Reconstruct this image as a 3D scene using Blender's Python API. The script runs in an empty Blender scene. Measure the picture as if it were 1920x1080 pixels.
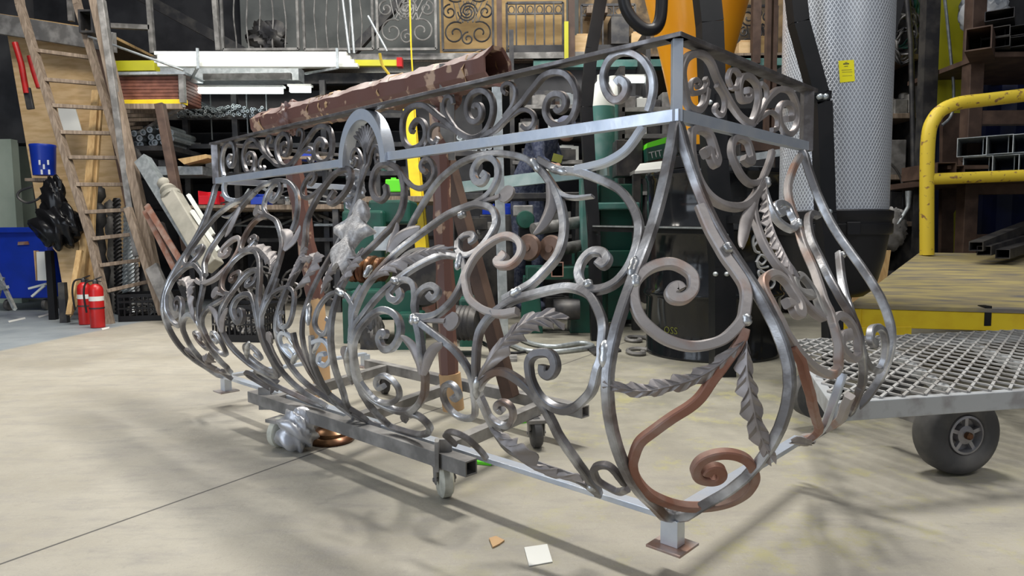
import bpy, bmesh, math, random
import numpy as np
from mathutils import Vector, Matrix
random.seed(7)
SC = bpy.context.scene
COL = SC.collection
PI = math.pi
# ---------------------------------------------------------------- camera
F, PT, RO, H = 1262.2, 0.080, -0.010, 0.79
cd = bpy.data.cameras.new('camera'); cam = bpy.data.objects.new('camera', cd); COL.objects.link(cam)
cd.sensor_width = 36; cd.lens = 36 * F / 1920; cd.clip_start = 0.02; cd.clip_end = 100
cam.matrix_world = Matrix.Translation((0, 0, H)) @ Matrix.Rotation(PI / 2 - PT, 4, 'X') @ Matrix.Rotation(-RO, 4, 'Z').inverted()
SC.camera = cam
# ---------------------------------------------------------------- light
SC.view_settings.view_transform = 'Standard'; SC.view_settings.look = 'None'
SC.view_settings.gamma = 1; SC.view_settings.use_curve_mapping = False
SC.view_settings.exposure = -0.12
w = bpy.data.worlds.new('hall_light'); SC.world = w; w.use_nodes = True
wn = w.node_tree.nodes; bg = wn['Background']
bg.inputs[0].default_value = (0.80, 0.87, 1.0, 1); bg.inputs[1].default_value = 0.30
def area(name, loc, size, power, col, target):
    d = bpy.data.lights.new(name, 'AREA'); d.shape = 'RECTANGLE'; d.size, d.size_y = size; d.energy = power; d.color = col
    o = bpy.data.objects.new(name, d); COL.objects.link(o); o.location = loc
    o.rotation_euler = (Vector(target) - Vector(loc)).to_track_quat('-Z', 'Y').to_euler(); return o
area('hall_lamp', (0.9, 3.3, 4.6), (1.5, 0.28), 235, (1.0, 0.97, 0.90), (-0.2, 1.8, 0))
area('hall_lamp', (-3.2, 4.6, 4.6), (2.5, 1.2), 230, (1.0, 0.95, 0.86), (-3.0, 4.0, 0))
area('door_daylight', (-4.2, -0.6, 1.9), (3.4, 3.2), 120, (0.80, 0.89, 1.0), (0.0, 2.6, 0.6))
area('hall_lamp', (2.6, -0.6, 4.2), (2.4, 1.0), 60, (1.0, 0.97, 0.92), (1.5, 3.5, 0))
area('hall_lamp', (0.4, 6.0, 4.6), (5.0, 0.8), 150, (1.0, 0.98, 0.92), (0.2, 7.4, 1.6))
# ---------------------------------------------------------------- pixel rays (1920x1080 frame) for laying things out
def ray(u, v):
    x, y = u - 960, v - 540
    x, y = x * math.cos(RO) + y * math.sin(RO), -x * math.sin(RO) + y * math.cos(RO)
    X, Y = x / F, -y / F
    return Vector((X, math.cos(PT) + Y * math.sin(PT), -math.sin(PT) + Y * math.cos(PT)))
CAM = Vector((0, 0, H))
def P(u, v, Y):                       # the point at distance Y (m along the hall) seen at that pixel
    d = ray(u, v); return CAM + d * (Y / d.y)
def G(u, v, z=0.0):                   # the point at height z seen at that pixel
    d = ray(u, v); return CAM + d * ((z - H) / d.z)
# ---------------------------------------------------------------- materials
def mat(name, col, rough=0.5, metal=0.0, col2=None, scale=6.0, detail=4.0, lo=0.4, hi=0.6, bump=0.0, bscale=40.0, bdist=0.0015, emit=None, estr=0.0, stretch=None, rough2=None, col3=None, s3=2.0, lo3=.5, hi3=.6, alpha=None):
    m = bpy.data.materials.new(name); m.use_nodes = True
    nt = m.node_tree; N = nt.nodes; L = nt.links; b = N['Principled BSDF']
    b.inputs['Base Color'].default_value = (*col, 1); b.inputs['Roughness'].default_value = rough; b.inputs['Metallic'].default_value = metal
    tc = N.new('ShaderNodeTexCoord'); mp = N.new('ShaderNodeMapping'); L.new(tc.outputs['Object'], mp.inputs[0])
    if stretch: mp.inputs['Scale'].default_value = stretch
    def ramp(sc, lo, hi, dt):
        n = N.new('ShaderNodeTexNoise'); n.inputs['Scale'].default_value = sc; n.inputs['Detail'].default_value = dt
        L.new(mp.outputs[0], n.inputs['Vector']); r = N.new('ShaderNodeMapRange')
        r.inputs['From Min'].default_value = lo; r.inputs['From Max'].default_value = hi
        L.new(n.outputs['Fac'], r.inputs['Value']); return r.outputs[0]
    if col2:
        mx = N.new('ShaderNodeMix'); mx.data_type = 'RGBA'; f = ramp(scale, lo, hi, detail)
        L.new(f, mx.inputs[0]); mx.inputs[6].default_value = (*col, 1); mx.inputs[7].default_value = (*col2, 1)
        out = mx.outputs[2]
        if col3:
            m3 = N.new('ShaderNodeMix'); m3.data_type = 'RGBA'; L.new(ramp(s3, lo3, hi3, 5), m3.inputs[0])
            L.new(out, m3.inputs[6]); m3.inputs[7].default_value = (*col3, 1); out = m3.outputs[2]
        L.new(out, b.inputs['Base Color'])
        if rough2 is not None:
            rr = N.new('ShaderNodeMapRange'); L.new(f, rr.inputs['Value']); rr.inputs['To Min'].default_value = rough; rr.inputs['To Max'].default_value = rough2
            L.new(rr.outputs[0], b.inputs['Roughness'])
    if bump:
        n = N.new('ShaderNodeTexNoise'); n.inputs['Scale'].default_value = bscale; n.inputs['Detail'].default_value = 3
        L.new(mp.outputs[0], n.inputs['Vector']); bp = N.new('ShaderNodeBump'); bp.inputs['Strength'].default_value = bump; bp.inputs['Distance'].default_value = 0.0015
        L.new(n.outputs['Fac'], bp.inputs['Height']); L.new(bp.outputs[0], b.inputs['Normal'])
    if max(col) < .03 and rough > .2: b.inputs['Specular IOR Level'].default_value = .28
    if emit: b.inputs['Emission Color'].default_value = (*emit, 1); b.inputs['Emission Strength'].default_value = estr
    if alpha is not None: b.inputs['Transmission Weight'].default_value = alpha
    return m
M = {}
M['forged'] = mat('forged_steel', (.17, .165, .17), .46, .72, (.66, .68, .72), 9, 6, .44, .68, .5, 60, rough2=.26, col3=(.17, .115, .09), s3=5, lo3=.55, hi3=.72)
M['forged_dark'] = mat('dark_forged_steel', (.125, .115, .115), .5, .65, (.30, .29, .30), 16, 5, .45, .7, .5, 60, rough2=.35)
M['bare'] = mat('bare_ground_steel', (.50, .56, .66), .40, .55, (.70, .74, .80), 9, 5, .4, .7, .2, 90, rough2=.28)
M['weld'] = mat('bright_weld', (.62, .64, .66), .35, .85, (.36, .36, .36), 30, 4, .45, .6, .8, 120)
M['rust'] = mat('rusty_steel', (.27, .125, .085), .6, .25, (.34, .24, .20), 12, 5, .42, .65, .6, 60)
M['rustpatch'] = mat('steel_with_rust_film', (.38, .35, .34), .5, .45, (.36, .22, .165), 9, 5, .50, .66, .5, 60)
M['cast'] = mat('sandy_cast_iron', (.36, .35, .35), .6, .55, (.58, .57, .57), 60, 4, .4, .65, 1.0, 180)
M['leaf'] = mat('pressed_leaf_steel', (.25, .23, .225), .52, .5, (.40, .37, .37), 10, 4, .4, .7, .4, 70)
M['galv'] = mat('galvanised_steel', (.42, .46, .48), .42, .7, (.58, .62, .64), 22, 3, .4, .62, .1, 60)
M['dsteel'] = mat('dirty_grey_steel', (.17, .165, .16), .6, .4, (.33, .32, .31), 10, 5, .42, .65, .4, 50)
M['darksteel'] = mat('dark_steel', (.045, .045, .05), .5, .5, (.10, .095, .09), 8, 5, .42, .65, .3, 50)
M['blackpaint'] = mat('satin_black_paint', (.008, .009, .011), .42, 0, (.013, .013, .015), 6, 3)
M['gloss_black'] = mat('gloss_black_drum_paint', (.008, .009, .011), .12, 0, (.014, .015, .017), 5, 3, bump=.05, bscale=6)
M['orange'] = mat('orange_enamel', (.85, .33, .008), .30, 0, (.88, .37, .012), 3, 2)
M['yellow'] = mat('yellow_paint', (.85, .62, .02), .42, 0, (.75, .50, .015), 9, 4, .45, .7)
M['yellow_worn'] = mat('chipped_yellow_paint', (.80, .60, .05), .45, 0, (.30, .16, .07), 22, 5, .60, .66, .3, 60)
M['yellow_green'] = mat('yellow_column_paint', (.55, .53, .02), .5, 0, (.47, .45, .03), 4, 4, .4, .7, .1, 30)
M['blue'] = mat('blue_plastic', (.004, .035, .42), .38, 0, (.003, .03, .33), 4, 3)
M['red'] = mat('red_enamel', (.50, .012, .012), .35, 0, (.38, .01, .01), 6, 3)
M['red_plastic'] = mat('red_plastic', (.62, .015, .03), .4)
M['black_plastic'] = mat('black_plastic', (.012, .012, .014), .42)
M['bag'] = mat('black_bag_film', (.006, .006, .007), .22, 0, bump=.8, bscale=14, bdist=.02)
M['green'] = mat('machine_green_enamel', (.009, .080, .055), .42, 0, (.014, .055, .042), 7, 4, .45, .65, .1, 30)
M['pale_green'] = mat('faded_machine_green', (.065, .20, .175), .5, 0, (.15, .26, .24), 7, 4, .45, .65, .15, 30)
M['lime'] = mat('lime_plastic', (.13, .75, .02), .4)
M['ply'] = mat('plywood', (.72, .51, .28), .7, 0, (.58, .38, .18), 5, 6, .40, .65, .1, 30, stretch=(1, 1, 5))
M['ply_far'] = mat('old_plywood', (.55, .37, .16), .75, 0, (.40, .26, .11), 3, 6, .40, .65, .1, 30, stretch=(1, 1, 4))
M['wood'] = mat('weathered_grey_wood', (.18, .135, .10), .8, 0, (.30, .235, .18), 9, 6, .4, .65, .5, 60, stretch=(6, 6, .8))
M['finial_beige'] = mat('beige_stone_paint', (.36, .34, .29), .7, 0, (.27, .26, .22), 8, 5, .4, .65, .3, 40)
M['rail_teal'] = mat('pale_teal_steel', (.26, .36, .35), .4, .3, (.36, .44, .43), 8, 4)
M['lumber'] = mat('pale_lumber', (.56, .38, .18), .7, 0, (.45, .28, .12), 7, 6, .4, .65, .2, 60, stretch=(6, 6, .6))
M['deck'] = mat('worn_deck_board', (.30, .25, .145), .72, 0, (.44, .36, .15), 3.2, 6, .4, .62, .3, 60, stretch=(1, 5, 5), col3=(.17, .155, .14), s3=3, lo3=.5, hi3=.68)
M['mesh_grey'] = mat('worn_mesh_steel', (.46, .46, .46), .5, .2, (.32, .31, .30), 9, 4)
M['disc_brown'] = mat('brown_machined_disc', (.20, .13, .10), .4, .4, (.14, .09, .07), 9, 4)
M['ply_dim'] = mat('dim_cluttered_board', (.40, .27, .14), .8, 0, (.10, .075, .05), 5, 8, .42, .60, .2, 30)
M['kraft'] = mat('taped_brown_paper', (.165, .08, .065), .40, 0, (.50, .34, .24), 13, 9, .585, .62, .8, 22, bdist=.006)
M['cardboard'] = mat('cardboard_tube', (.55, .35, .18), .75, 0, (.42, .26, .13), 6, 4, .4, .65, .2, 40)
M['brown_board'] = mat('brown_board_edges', (.13, .045, .03), .6, 0, (.20, .075, .05), 12, 3)
M['white'] = mat('white_coated_metal', (.78, .80, .76), .4)
M['dirty_white'] = mat('dirty_white_rubber', (.56, .56, .48), .6, 0, (.36, .36, .31), 20, 5, .45, .65, .2, 60)
M['rubber'] = mat('dusty_tyre_rubber', (.055, .055, .058), .7, 0, (.13, .125, .12), 8, 6, .42, .68, .3, 70)
M['rim'] = mat('grey_wheel_rim', (.36, .36, .38), .4, .5, (.25, .24, .25), 14, 4)
M['cart_grey'] = mat('grey_cart_paint', (.40, .42, .44), .5, .2, (.28, .28, .29), 14, 5, .5, .66, .2, 60)
M['brass'] = mat('aged_bronze', (.20, .11, .055), .3, .8, (.11, .05, .03), 9, 4, .4, .6)
M['filter'] = None
M['foil'] = mat('crumpled_silver_foil', (.50, .51, .54), .38, .55, bump=1.0, bscale=22, bdist=.012)
M['paper'] = mat('white_paper', (.72, .72, .68), .6)
M['label_yellow'] = mat('yellow_label', (.95, .85, .0), .5)
M['ink'] = mat('printing_ink', (.05, .05, .04), .6)
M['mark_yellow'] = mat('faint_yellow_marker', (.16, .17, .02), .6)
M['mark_white'] = mat('white_paint_marks', (.75, .77, .80), .5)
M['navy'] = mat('dark_blue_plaid_cloth', (.022, .03, .065), .85, 0, (.06, .07, .11), 30, 2, .45, .55)
M['skin'] = mat('skin', (.52, .30, .22), .55)
M['hair'] = mat('grey_cap_cloth', (.10, .11, .16), .8)
M['dark_brown'] = mat('dark_brown_steel', (.07, .042, .032), .6, .2, (.12, .075, .055), 8, 5, .4, .65, .3, 40)
M['wall_dark'] = mat('dark_wall', (.045, .045, .05), .85, 0, (.075, .075, .08), 3, 5)  # mottled dark tone for walls, back panels and the opening block
M['block'] = mat('painted_block_wall', (.30, .31, .29), .85, 0, (.20, .21, .20), 2.5, 5, .4, .65, .2, 30)
M['pale_wall'] = mat('pale_green_wall', (.52, .60, .50), .8, 0, (.44, .52, .43), 3, 4)
M['dark_blue'] = mat('dark_blue_sheet', (.008, .018, .10), .5, 0, (.005, .01, .04), 2, 3)
M['lamp'] = mat('lit_tube', (1, 1, 1), .4, emit=(.90, 1.0, .96), estr=5.0)
M['clear_wrap'] = mat('cloudy_plastic_film', (.55, .57, .60), .25, 0, (.30, .34, .40), 9, 4, bump=1.0, bscale=20, bdist=.012)
# ---------------------------------------------------------------- mesh building
class MB:
    def __init__(s): s.v = []; s.f = []
    def add(s, vs, fs):
        n = len(s.v); s.v += [tuple(q) for q in vs]; s.f += [tuple(i + n for i in f) for f in fs]; return s
    def box(s, c, d, R=None):
        c = Vector(c); hx, hy, hz = d[0] / 2, d[1] / 2, d[2] / 2
        vs = [Vector((x, y, z)) for x in (-hx, hx) for y in (-hy, hy) for z in (-hz, hz)]
        if R is not None: vs = [R @ q for q in vs]
        return s.add([q + c for q in vs], [(0, 1, 3, 2), (4, 6, 7, 5), (0, 4, 5, 1), (2, 3, 7, 6), (0, 2, 6, 4), (1, 5, 7, 3)])
    def bar(s, a, b, wd, th=None, up=(0, 0, 1)):         # square bar from a to b
        a, b = Vector(a), Vector(b); th = th or wd; t = (b - a).normalized(); u = Vector(up)
        if abs(t.dot(u)) > .98: u = Vector((0, 1, 0))
        x = t.cross(u).normalized(); y = x.cross(t).normalized()
        vs = [q + x * i * wd / 2 + y * j * th / 2 for q in (a, b) for i, j in ((-1, -1), (1, -1), (1, 1), (-1, 1))]
        return s.add(vs, [(3, 2, 1, 0), (4, 5, 6, 7), (0, 1, 5, 4), (1, 2, 6, 5), (2, 3, 7, 6), (3, 0, 4, 7)])
    def hollow(s, a, b, wd, th, t_, up=(0, 0, 1)):       # square tube, open ends
        a, b = Vector(a), Vector(b); t = (b - a).normalized(); u = Vector(up)
        if abs(t.dot(u)) > .98: u = Vector((0, 1, 0))
        x = t.cross(u).normalized(); y = x.cross(t).normalized(); vs = []
        for q in (a, b):
            for k in (0, t_):
                for i, j in ((-1, -1), (1, -1), (1, 1), (-1, 1)): vs.append(q + x * i * (wd / 2 - k) + y * j * (th / 2 - k))
        fs = []
        for i in range(4):
            j = (i + 1) % 4
            fs += [(i, j, 8 + j, 8 + i), (4 + j, 4 + i, 12 + i, 12 + j), (j, i, 4 + i, 4 + j), (8 + i, 8 + j, 12 + j, 12 + i)]
        return s.add(vs, fs)
    def tube(s, pts, r, n=8, closed=False, caps=True):
        pts = [Vector(p) for p in pts]; m = len(pts); rr = r if hasattr(r, '__len__') else [r] * m
        vs = []; fs = []; x = None
        for i, p in enumerate(pts):
            t = (pts[(i + 1) % m] - pts[i - 1]) if closed else (pts[min(i + 1, m - 1)] - pts[max(i - 1, 0)])
            t.normalize()
            if x is None: x = t.cross(Vector((0, 0, 1)) if abs(t.z) < .9 else Vector((1, 0, 0))).normalized()
            else: x = (x - t * x.dot(t)).normalized()
            y = t.cross(x)
            for k in range(n):
                a = 2 * PI * k / n; vs.append(p + (x * math.cos(a) + y * math.sin(a)) * rr[i])
        for i in range(m if closed else m - 1):
            j = (i + 1) % m
            for k in range(n): fs.append((i * n + k, i * n + (k + 1) % n, j * n + (k + 1) % n, j * n + k))
        if caps and not closed: fs += [tuple(range(n))[::-1], tuple(range((m - 1) * n, m * n))]
        return s.add(vs, fs)
    def lathe(s, c, prof, n=32, axis=(0, 0, 1), caps=True):   # prof: (radius, height along axis)
        c = Vector(c); R = Vector((0, 0, 1)).rotation_difference(Vector(axis)).to_matrix(); vs = []; fs = []
        for r, h in prof:
            for k in range(n): a = 2 * PI * k / n; vs.append(c + R @ Vector((r * math.cos(a), r * math.sin(a), h)))
        for i in range(len(prof) - 1):
            for k in range(n): fs.append((i * n + k, i * n + (k + 1) % n, (i + 1) * n + (k + 1) % n, (i + 1) * n + k))
        if caps: fs += [tuple(range(n))[::-1], tuple(range((len(prof) - 1) * n, len(prof) * n))]
        return s.add(vs, fs)
    def prism(s, poly, d):                                # polygon (3d points) pushed along vector d
        d = Vector(d); n = len(poly); vs = [Vector(p) for p in poly] + [Vector(p) + d for p in poly]
        return s.add(vs, [tuple(range(n))[::-1], tuple(range(n, 2 * n))] + [(i, (i + 1) % n, n + (i + 1) % n, n + i) for i in range(n)])
    def build(s, name, m, parent=None, label=None, cat=None, group=None, kind=None, smooth=None, bev=0):
        me = bpy.data.meshes.new(name); me.from_pydata(s.v, [], s.f); me.validate()
        bm = bmesh.new(); bm.from_mesh(me); bmesh.ops.recalc_face_normals(bm, faces=bm.faces); bm.to_mesh(me); bm.free()
        if smooth is not None:
            me.polygons.foreach_set('use_smooth', [True] * len(me.polygons)); me.set_sharp_from_angle(angle=smooth)
        me.materials.append(M[m] if isinstance(m, str) else m)
        o = bpy.data.objects.new(name, me); COL.objects.link(o)
        if parent is not None: o.parent = parent; o.matrix_parent_inverse = Matrix.Translation(-parent.location)
        if bev:
            b = o.modifiers.new('edge', 'BEVEL'); b.width = bev; b.segments = 2; b.limit_method = 'ANGLE'
        tag(o, label, cat, group, kind); return o
def tag(o, label=None, cat=None, group=None, kind=None):
    for k, v in (('label', label), ('category', cat), ('group', group), ('kind', kind)):
        if v: o[k] = v
    return o
def thing(name, loc, label, cat, group=None):
    o = bpy.data.objects.new(name, None); COL.objects.link(o); o.location = loc; o.empty_display_size = .05
    return tag(o, label, cat, group)
def copy_tree(o, off, label=None, parent=None):
    c = o.copy(); COL.objects.link(c)
    if parent is None: c.location = o.location + Vector(off)
    else: c.parent = parent
    if label: c['label'] = label
    for ch in list(o.children): copy_tree(ch, off, None, c)
    return c
def px(s, ox=0, oy=0, sc=1.0):
    return [(ox + float(a.split(',')[0]) / sc, oy + float(a.split(',')[1]) / sc) for a in s.split()]
def smooth_path(p, n=6, closed=False):
    m = len(p); out = []; p = [Vector(q) for q in p]
    for i in range(m if closed else m - 1):
        if closed: a, b, c, d = p[i - 1], p[i], p[(i + 1) % m], p[(i + 2) % m]
        else: a, b, c, d = p[max(i - 1, 0)], p[i], p[i + 1], p[min(i + 2, m - 1)]
        for k in range(n):
            t = k / n
            out.append(.5 * ((2 * b) + (c - a) * t + (2 * a - 5 * b + 4 * c - d) * t * t + (3 * b - a - 3 * c + d) * t ** 3))
    if not closed: out.append(p[-1])
    return out
# ---------------------------------------------------------------- room
def floor_material():
    m = bpy.data.materials.new('worn_concrete'); m.use_nodes = True; nt = m.node_tree; N = nt.nodes; L = nt.links; b = N['Principled BSDF']
    tc = N.new('ShaderNodeTexCoord'); b.inputs['Roughness'].default_value = .68
    def noise(sc, det=6, rough=.6, st=None):
        n = N.new('ShaderNodeTexNoise'); n.inputs['Scale'].default_value = sc; n.inputs['Detail'].default_value = det; n.inputs['Roughness'].default_value = rough
        mp = N.new('ShaderNodeMapping'); L.new(tc.outputs['Object'], mp.inputs[0])
        if st: mp.inputs['Scale'].default_value = st
        L.new(mp.outputs[0], n.inputs['Vector']); return n.outputs['Fac']
    def rng(x, a, c, lo=0, hi=1):
        r = N.new('ShaderNodeMapRange'); r.inputs[1].default_value = a; r.inputs[2].default_value = c; r.inputs[3].default_value = lo; r.inputs[4].default_value = hi; L.new(x, r.inputs[0]); return r.outputs[0]
    def mix(f, a, c):
        x = N.new('ShaderNodeMix'); x.data_type = 'RGBA'; L.new(f, x.inputs[0])
        for i, q in ((6, a), (7, c)):
            if isinstance(q, tuple): x.inputs[i].default_value = (*q, 1)
            else: L.new(q, x.inputs[i])
        return x.outputs[2]
    base = mix(rng(noise(1.3, 8), .38, .66), (.335, .307, .25), (.44, .41, .345))
    base = mix(rng(noise(5.0, 8, .7, (1, 3, 1)), .48, .72), base, (.30, .28, .25))
    base = mix(rng(noise(1.1, 5, .6), .52, .70, 0, .55), base, (.235, .225, .21))
    base = mix(rng(noise(22, 6, .8), .56, .70, 0, .45), base, (.24, .225, .20))
    # worn yellow paint that survives near the machines
    sep = N.new('ShaderNodeSeparateXYZ'); L.new(tc.outputs['Object'], sep.inputs[0])
    def mul(a, c):
        x = N.new('ShaderNodeMath'); x.operation = 'MULTIPLY'; L.new(a, x.inputs[0]); L.new(c, x.inputs[1]); return x.outputs[0]
    zone = mul(rng(sep.outputs['X'], -.4, .5), rng(sep.outputs['Y'], 4.5, 3.2))
    zone = mul(zone, rng(sep.outputs['X'], 1.9, 1.0))
    base = mix(rng(noise(90, 5, .85), .58, .70, 0, .5), base, (.56, .53, .47))
    base = mix(rng(noise(120, 5, .85), .57, .68, 0, .55), base, (.20, .19, .175))
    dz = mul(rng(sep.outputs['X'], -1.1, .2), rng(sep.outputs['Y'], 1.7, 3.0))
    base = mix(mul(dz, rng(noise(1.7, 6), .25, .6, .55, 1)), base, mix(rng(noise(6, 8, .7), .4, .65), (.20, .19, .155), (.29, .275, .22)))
    base = mix(mul(zone, rng(noise(4.5, 8, .75), .52, .62, 0, .55)), base, (.40, .37, .15))
    # greyer swept lane on the far left, edged by a straight seam
    d = N.new('ShaderNodeVectorMath'); d.operation = 'DOT_PRODUCT'; L.new(tc.outputs['Object'], d.inputs[0])
    a, c = G(0, 658), G(330, 590); t = (c - a).normalized(); nrm = Vector((-t.y, t.x, 0)); d.inputs[1].default_value = nrm
    off = N.new('ShaderNodeMath'); off.operation = 'SUBTRACT'; L.new(d.outputs['Value'], off.inputs[0]); off.inputs[1].default_value = nrm.dot(a)
    lane = mul(rng(off.outputs[0], -.03, .03), rng(sep.outputs['X'], -2.2, -2.6))
    base = mix(lane, base, mix(rng(noise(2, 6), .4, .65), (.21, .24, .265), (.29, .32, .34)))
    # expansion joints
    def joint(p, q, wd, hide=None):
        t = (q - p).normalized(); nn = Vector((-t.y, t.x, 0)); dd = N.new('ShaderNodeVectorMath'); dd.operation = 'DOT_PRODUCT'; L.new(tc.outputs['Object'], dd.inputs[0]); dd.inputs[1].default_value = nn
        o = N.new('ShaderNodeMath'); o.operation = 'SUBTRACT'; L.new(dd.outputs['Value'], o.inputs[0]); o.inputs[1].default_value = nn.dot(p)
        ab = N.new('ShaderNodeMath'); ab.operation = 'ABSOLUTE'; L.new(o.outputs[0], ab.inputs[0]); return rng(ab.outputs[0], wd, wd * .4)
    base = mix(joint(G(0, 1058), G(600, 845), .006), base, (.07, .065, .06))
    L.new(base, b.inputs['Base Color'])
    bp = N.new('ShaderNodeBump'); bp.inputs['Strength'].default_value = .35; bp.inputs['Distance'].default_value = .01; L.new(noise(28, 8, .7), bp.inputs['Height']); L.new(bp.outputs[0], b.inputs['Normal'])
    L.new(rng(noise(3, 6), .4, .7, .55, .8), b.inputs['Roughness'])
    return m
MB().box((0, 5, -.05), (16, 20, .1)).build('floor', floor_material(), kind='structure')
MB().box((0, 10.3, 3.2), (16, .2, 6.4)).build('wall_back', 'wall_dark', kind='structure')
MB().box((-7.2, 5, 3.2), (.2, 11, 6.4)).build('wall_left', 'wall_dark', kind='structure')
MB().box((7.2, 5.5, 3.2), (.2, 10, 6.4)).build('wall_right', 'wall_dark', kind='structure')
# ---------------------------------------------------------------- balcony railing
YAW, LL, WW = .816, 2.342, .773
ZT, ZM, ZN, ZB = .426 + H, .268 + H, .241 + H, -.653 + H
ea = Vector((math.cos(YAW), math.sin(YAW), 0)); eb = Vector((-ea.y, ea.x, 0)); cc = Vector((.364, 1.5, 0))
nF, nS = -ea, -eb; nD = (nF + nS).normalized(); eD = (nS - nF).normalized()
BX = [-.653, -.62, -.57, -.50, -.44, -.38, -.31, -.25, -.18, -.11, -.04, .03, .11, .18, .241, .6]
BY = [0, .055, .115, .175, .212, .238, .250, .246, .228, .196, .150, .108, .066, .032, 0, 0]
def _refine():
    # belly profile read off the two end bars at the near corner
    Fp = px('1272,235 1258,290 1240,360 1215,440 1190,500 1165,570 1145,640 1137,700 1140,760 1155,820 1180,880 1210,930 1252,968')
    Sp = px('1280,235 1290,290 1310,370 1345,450 1400,530 1450,610 1480,690 1485,740 1470,810 1435,880 1370,930 1270,968')
    def prof(pts, n, m):
        o = []
        for u, v in pts:
            d = ray(u, v); l = (cc - CAM).dot(m) / d.dot(m); q = CAM + d * l; o.append((q.z - H, (q - cc).dot(n)))
        o.sort(); return o
    A, B = prof(Fp, nF, eb), prof(Sp, nS, ea); zs = np.linspace(-.64, .225, 22)
    fa = np.interp(zs, [a[0] for a in A], [a[1] for a in A]); fb = np.interp(zs, [b[0] for b in B], [b[1] for b in B])
    v = np.maximum(0, (fa + fb) / 2); v = np.convolve(np.pad(v, 1, 'edge'), [.2, .6, .2], 'valid')
    return [-.653] + list(zs) + [.241, .6], [0] + list(v) + [0, 0]
BX, BY = _refine()
def bel(z): return float(np.interp(z - H, BX, BY))
SURF = {'F': (cc, eb, nF, 1.0, 0), 'S': (cc, ea, nS, 1.0, 0), 'D': (cc, eD, nD, 2 ** -.5, 0), 'R': (cc + eb * 0, ea, nS, 1.0, 0)}
def hits(k, u, v):
    """every point where the pixel's ray meets that curved face, as (s, z)"""
    o, e, n, f, _ = SURF[k]; d = ray(u, v)
    g = lambda l: (CAM + d * l - o).dot(n) - f * bel((CAM + d * l).z)
    ls = [.4 + .015 * i for i in range(230)]; gs = [g(l) for l in ls]; out = []
    for i in range(1, len(ls)):
        if (gs[i] <= 0) != (gs[i - 1] <= 0):
            a, b = ls[i - 1], ls[i]
            for _ in range(22):
                m_ = (a + b) / 2
                if (g(m_) <= 0) == (gs[i - 1] <= 0): a = m_
                else: b = m_
            out.append(a)
    loc = [ls[i] for i in range(1, len(ls) - 1) if abs(gs[i]) < abs(gs[i - 1]) and abs(gs[i]) < abs(gs[i + 1]) and abs(gs[i]) < .03]
    if k in 'SD': out += loc
    if not out: out = [min(ls, key=lambda l: abs(g(l)))]
    return [((CAM + d * l - o).dot(e), (CAM + d * l).z) for l in out]
RNG = {'F': (-.03, LL + .03), 'S': (-.02, WW + .03), 'D': (-.25, .25)}
def trace(k, pts):
    out = []; lo, hi = RNG[k]
    for u, v in pts:
        c = hits(k, u, v)
        pen = lambda q: max(0, lo - q[0], q[0] - hi) * 8 + max(0, ZB - q[1]) * 4 + (math.hypot(q[0] - out[-1][0], q[1] - out[-1][1]) if out else 0)
        q = c[0] if (k == 'F' and len(c) == 1) else min(c, key=pen)
        out.append((min(max(q[0], lo), hi), max(q[1], ZB + .004)))
    return out
def hit(k, u, v): return trace(k, [(u, v)])[0]
def surf(k, s, z, off=0.0):
    o, e, n, f, _ = SURF[k]; p = o + e * s + n * (f * bel(z)) + Vector((0, 0, z))
    if off: p += normal(k, z) * off
    return p
def normal(k, z):
    o, e, n, f, _ = SURF[k]; sl = f * (bel(z + .02) - bel(z - .02)) / .04
    return (n - Vector((0, 0, sl))).normalized()
def bar_on(mb, k, path, w, d=None, off=0.0, w1=None, w0=None, n=7, mirror=False, knob0=False, knob1=False):
    """square bar that follows a path of (s, z) on one of the curved faces"""
    pp = smooth_path([(a, b, 0) for a, b in path], n)
    if mirror: pp = [Vector((LL - q.x, q.y, 0)) for q in pp]
    m = len(pp); P3 = [surf(k, q.x, q.y, off) for q in pp]; d = d or w
    # arc length for the tapering ends
    acc = [0]
    for i in range(1, m): acc.append(acc[-1] + (P3[i] - P3[i - 1]).length)
    Ltot = acc[-1]; vs = []; fs = []; K = 8; ch = .28
    prof = [(-1, -1 + ch), (-1 + ch, -1), (1 - ch, -1), (1, -1 + ch), (1, 1 - ch), (1 - ch, 1), (-1 + ch, 1), (-1, 1 - ch)]
    for i in range(m):
        T = (P3[min(i + 1, m - 1)] - P3[max(i - 1, 0)]).normalized(); N = normal(k, pp[i].y); B = T.cross(N).normalized(); N = B.cross(T).normalized()
        ww = w; dd = d
        for ex, kn, wx in ((acc[i], knob0, w0), (Ltot - acc[i], knob1, w1)):
            if kn and ex < .03: dd = d * (1 + .35 * (1 - ex / .03)); 
            if wx is not None and ex < .16: ww = wx + (w - wx) * (ex / .16)
        for x, y in prof: vs.append(P3[i] + B * x * ww / 2 + N * y * dd / 2)
    for i in range(m - 1):
        for j in range(K): fs.append((i * K + j, i * K + (j + 1) % K, (i + 1) * K + (j + 1) % K, (i + 1) * K + j))
    fs += [tuple(range(K))[::-1], tuple(range((m - 1) * K, m * K))]
    mb.add(vs, fs)
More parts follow.
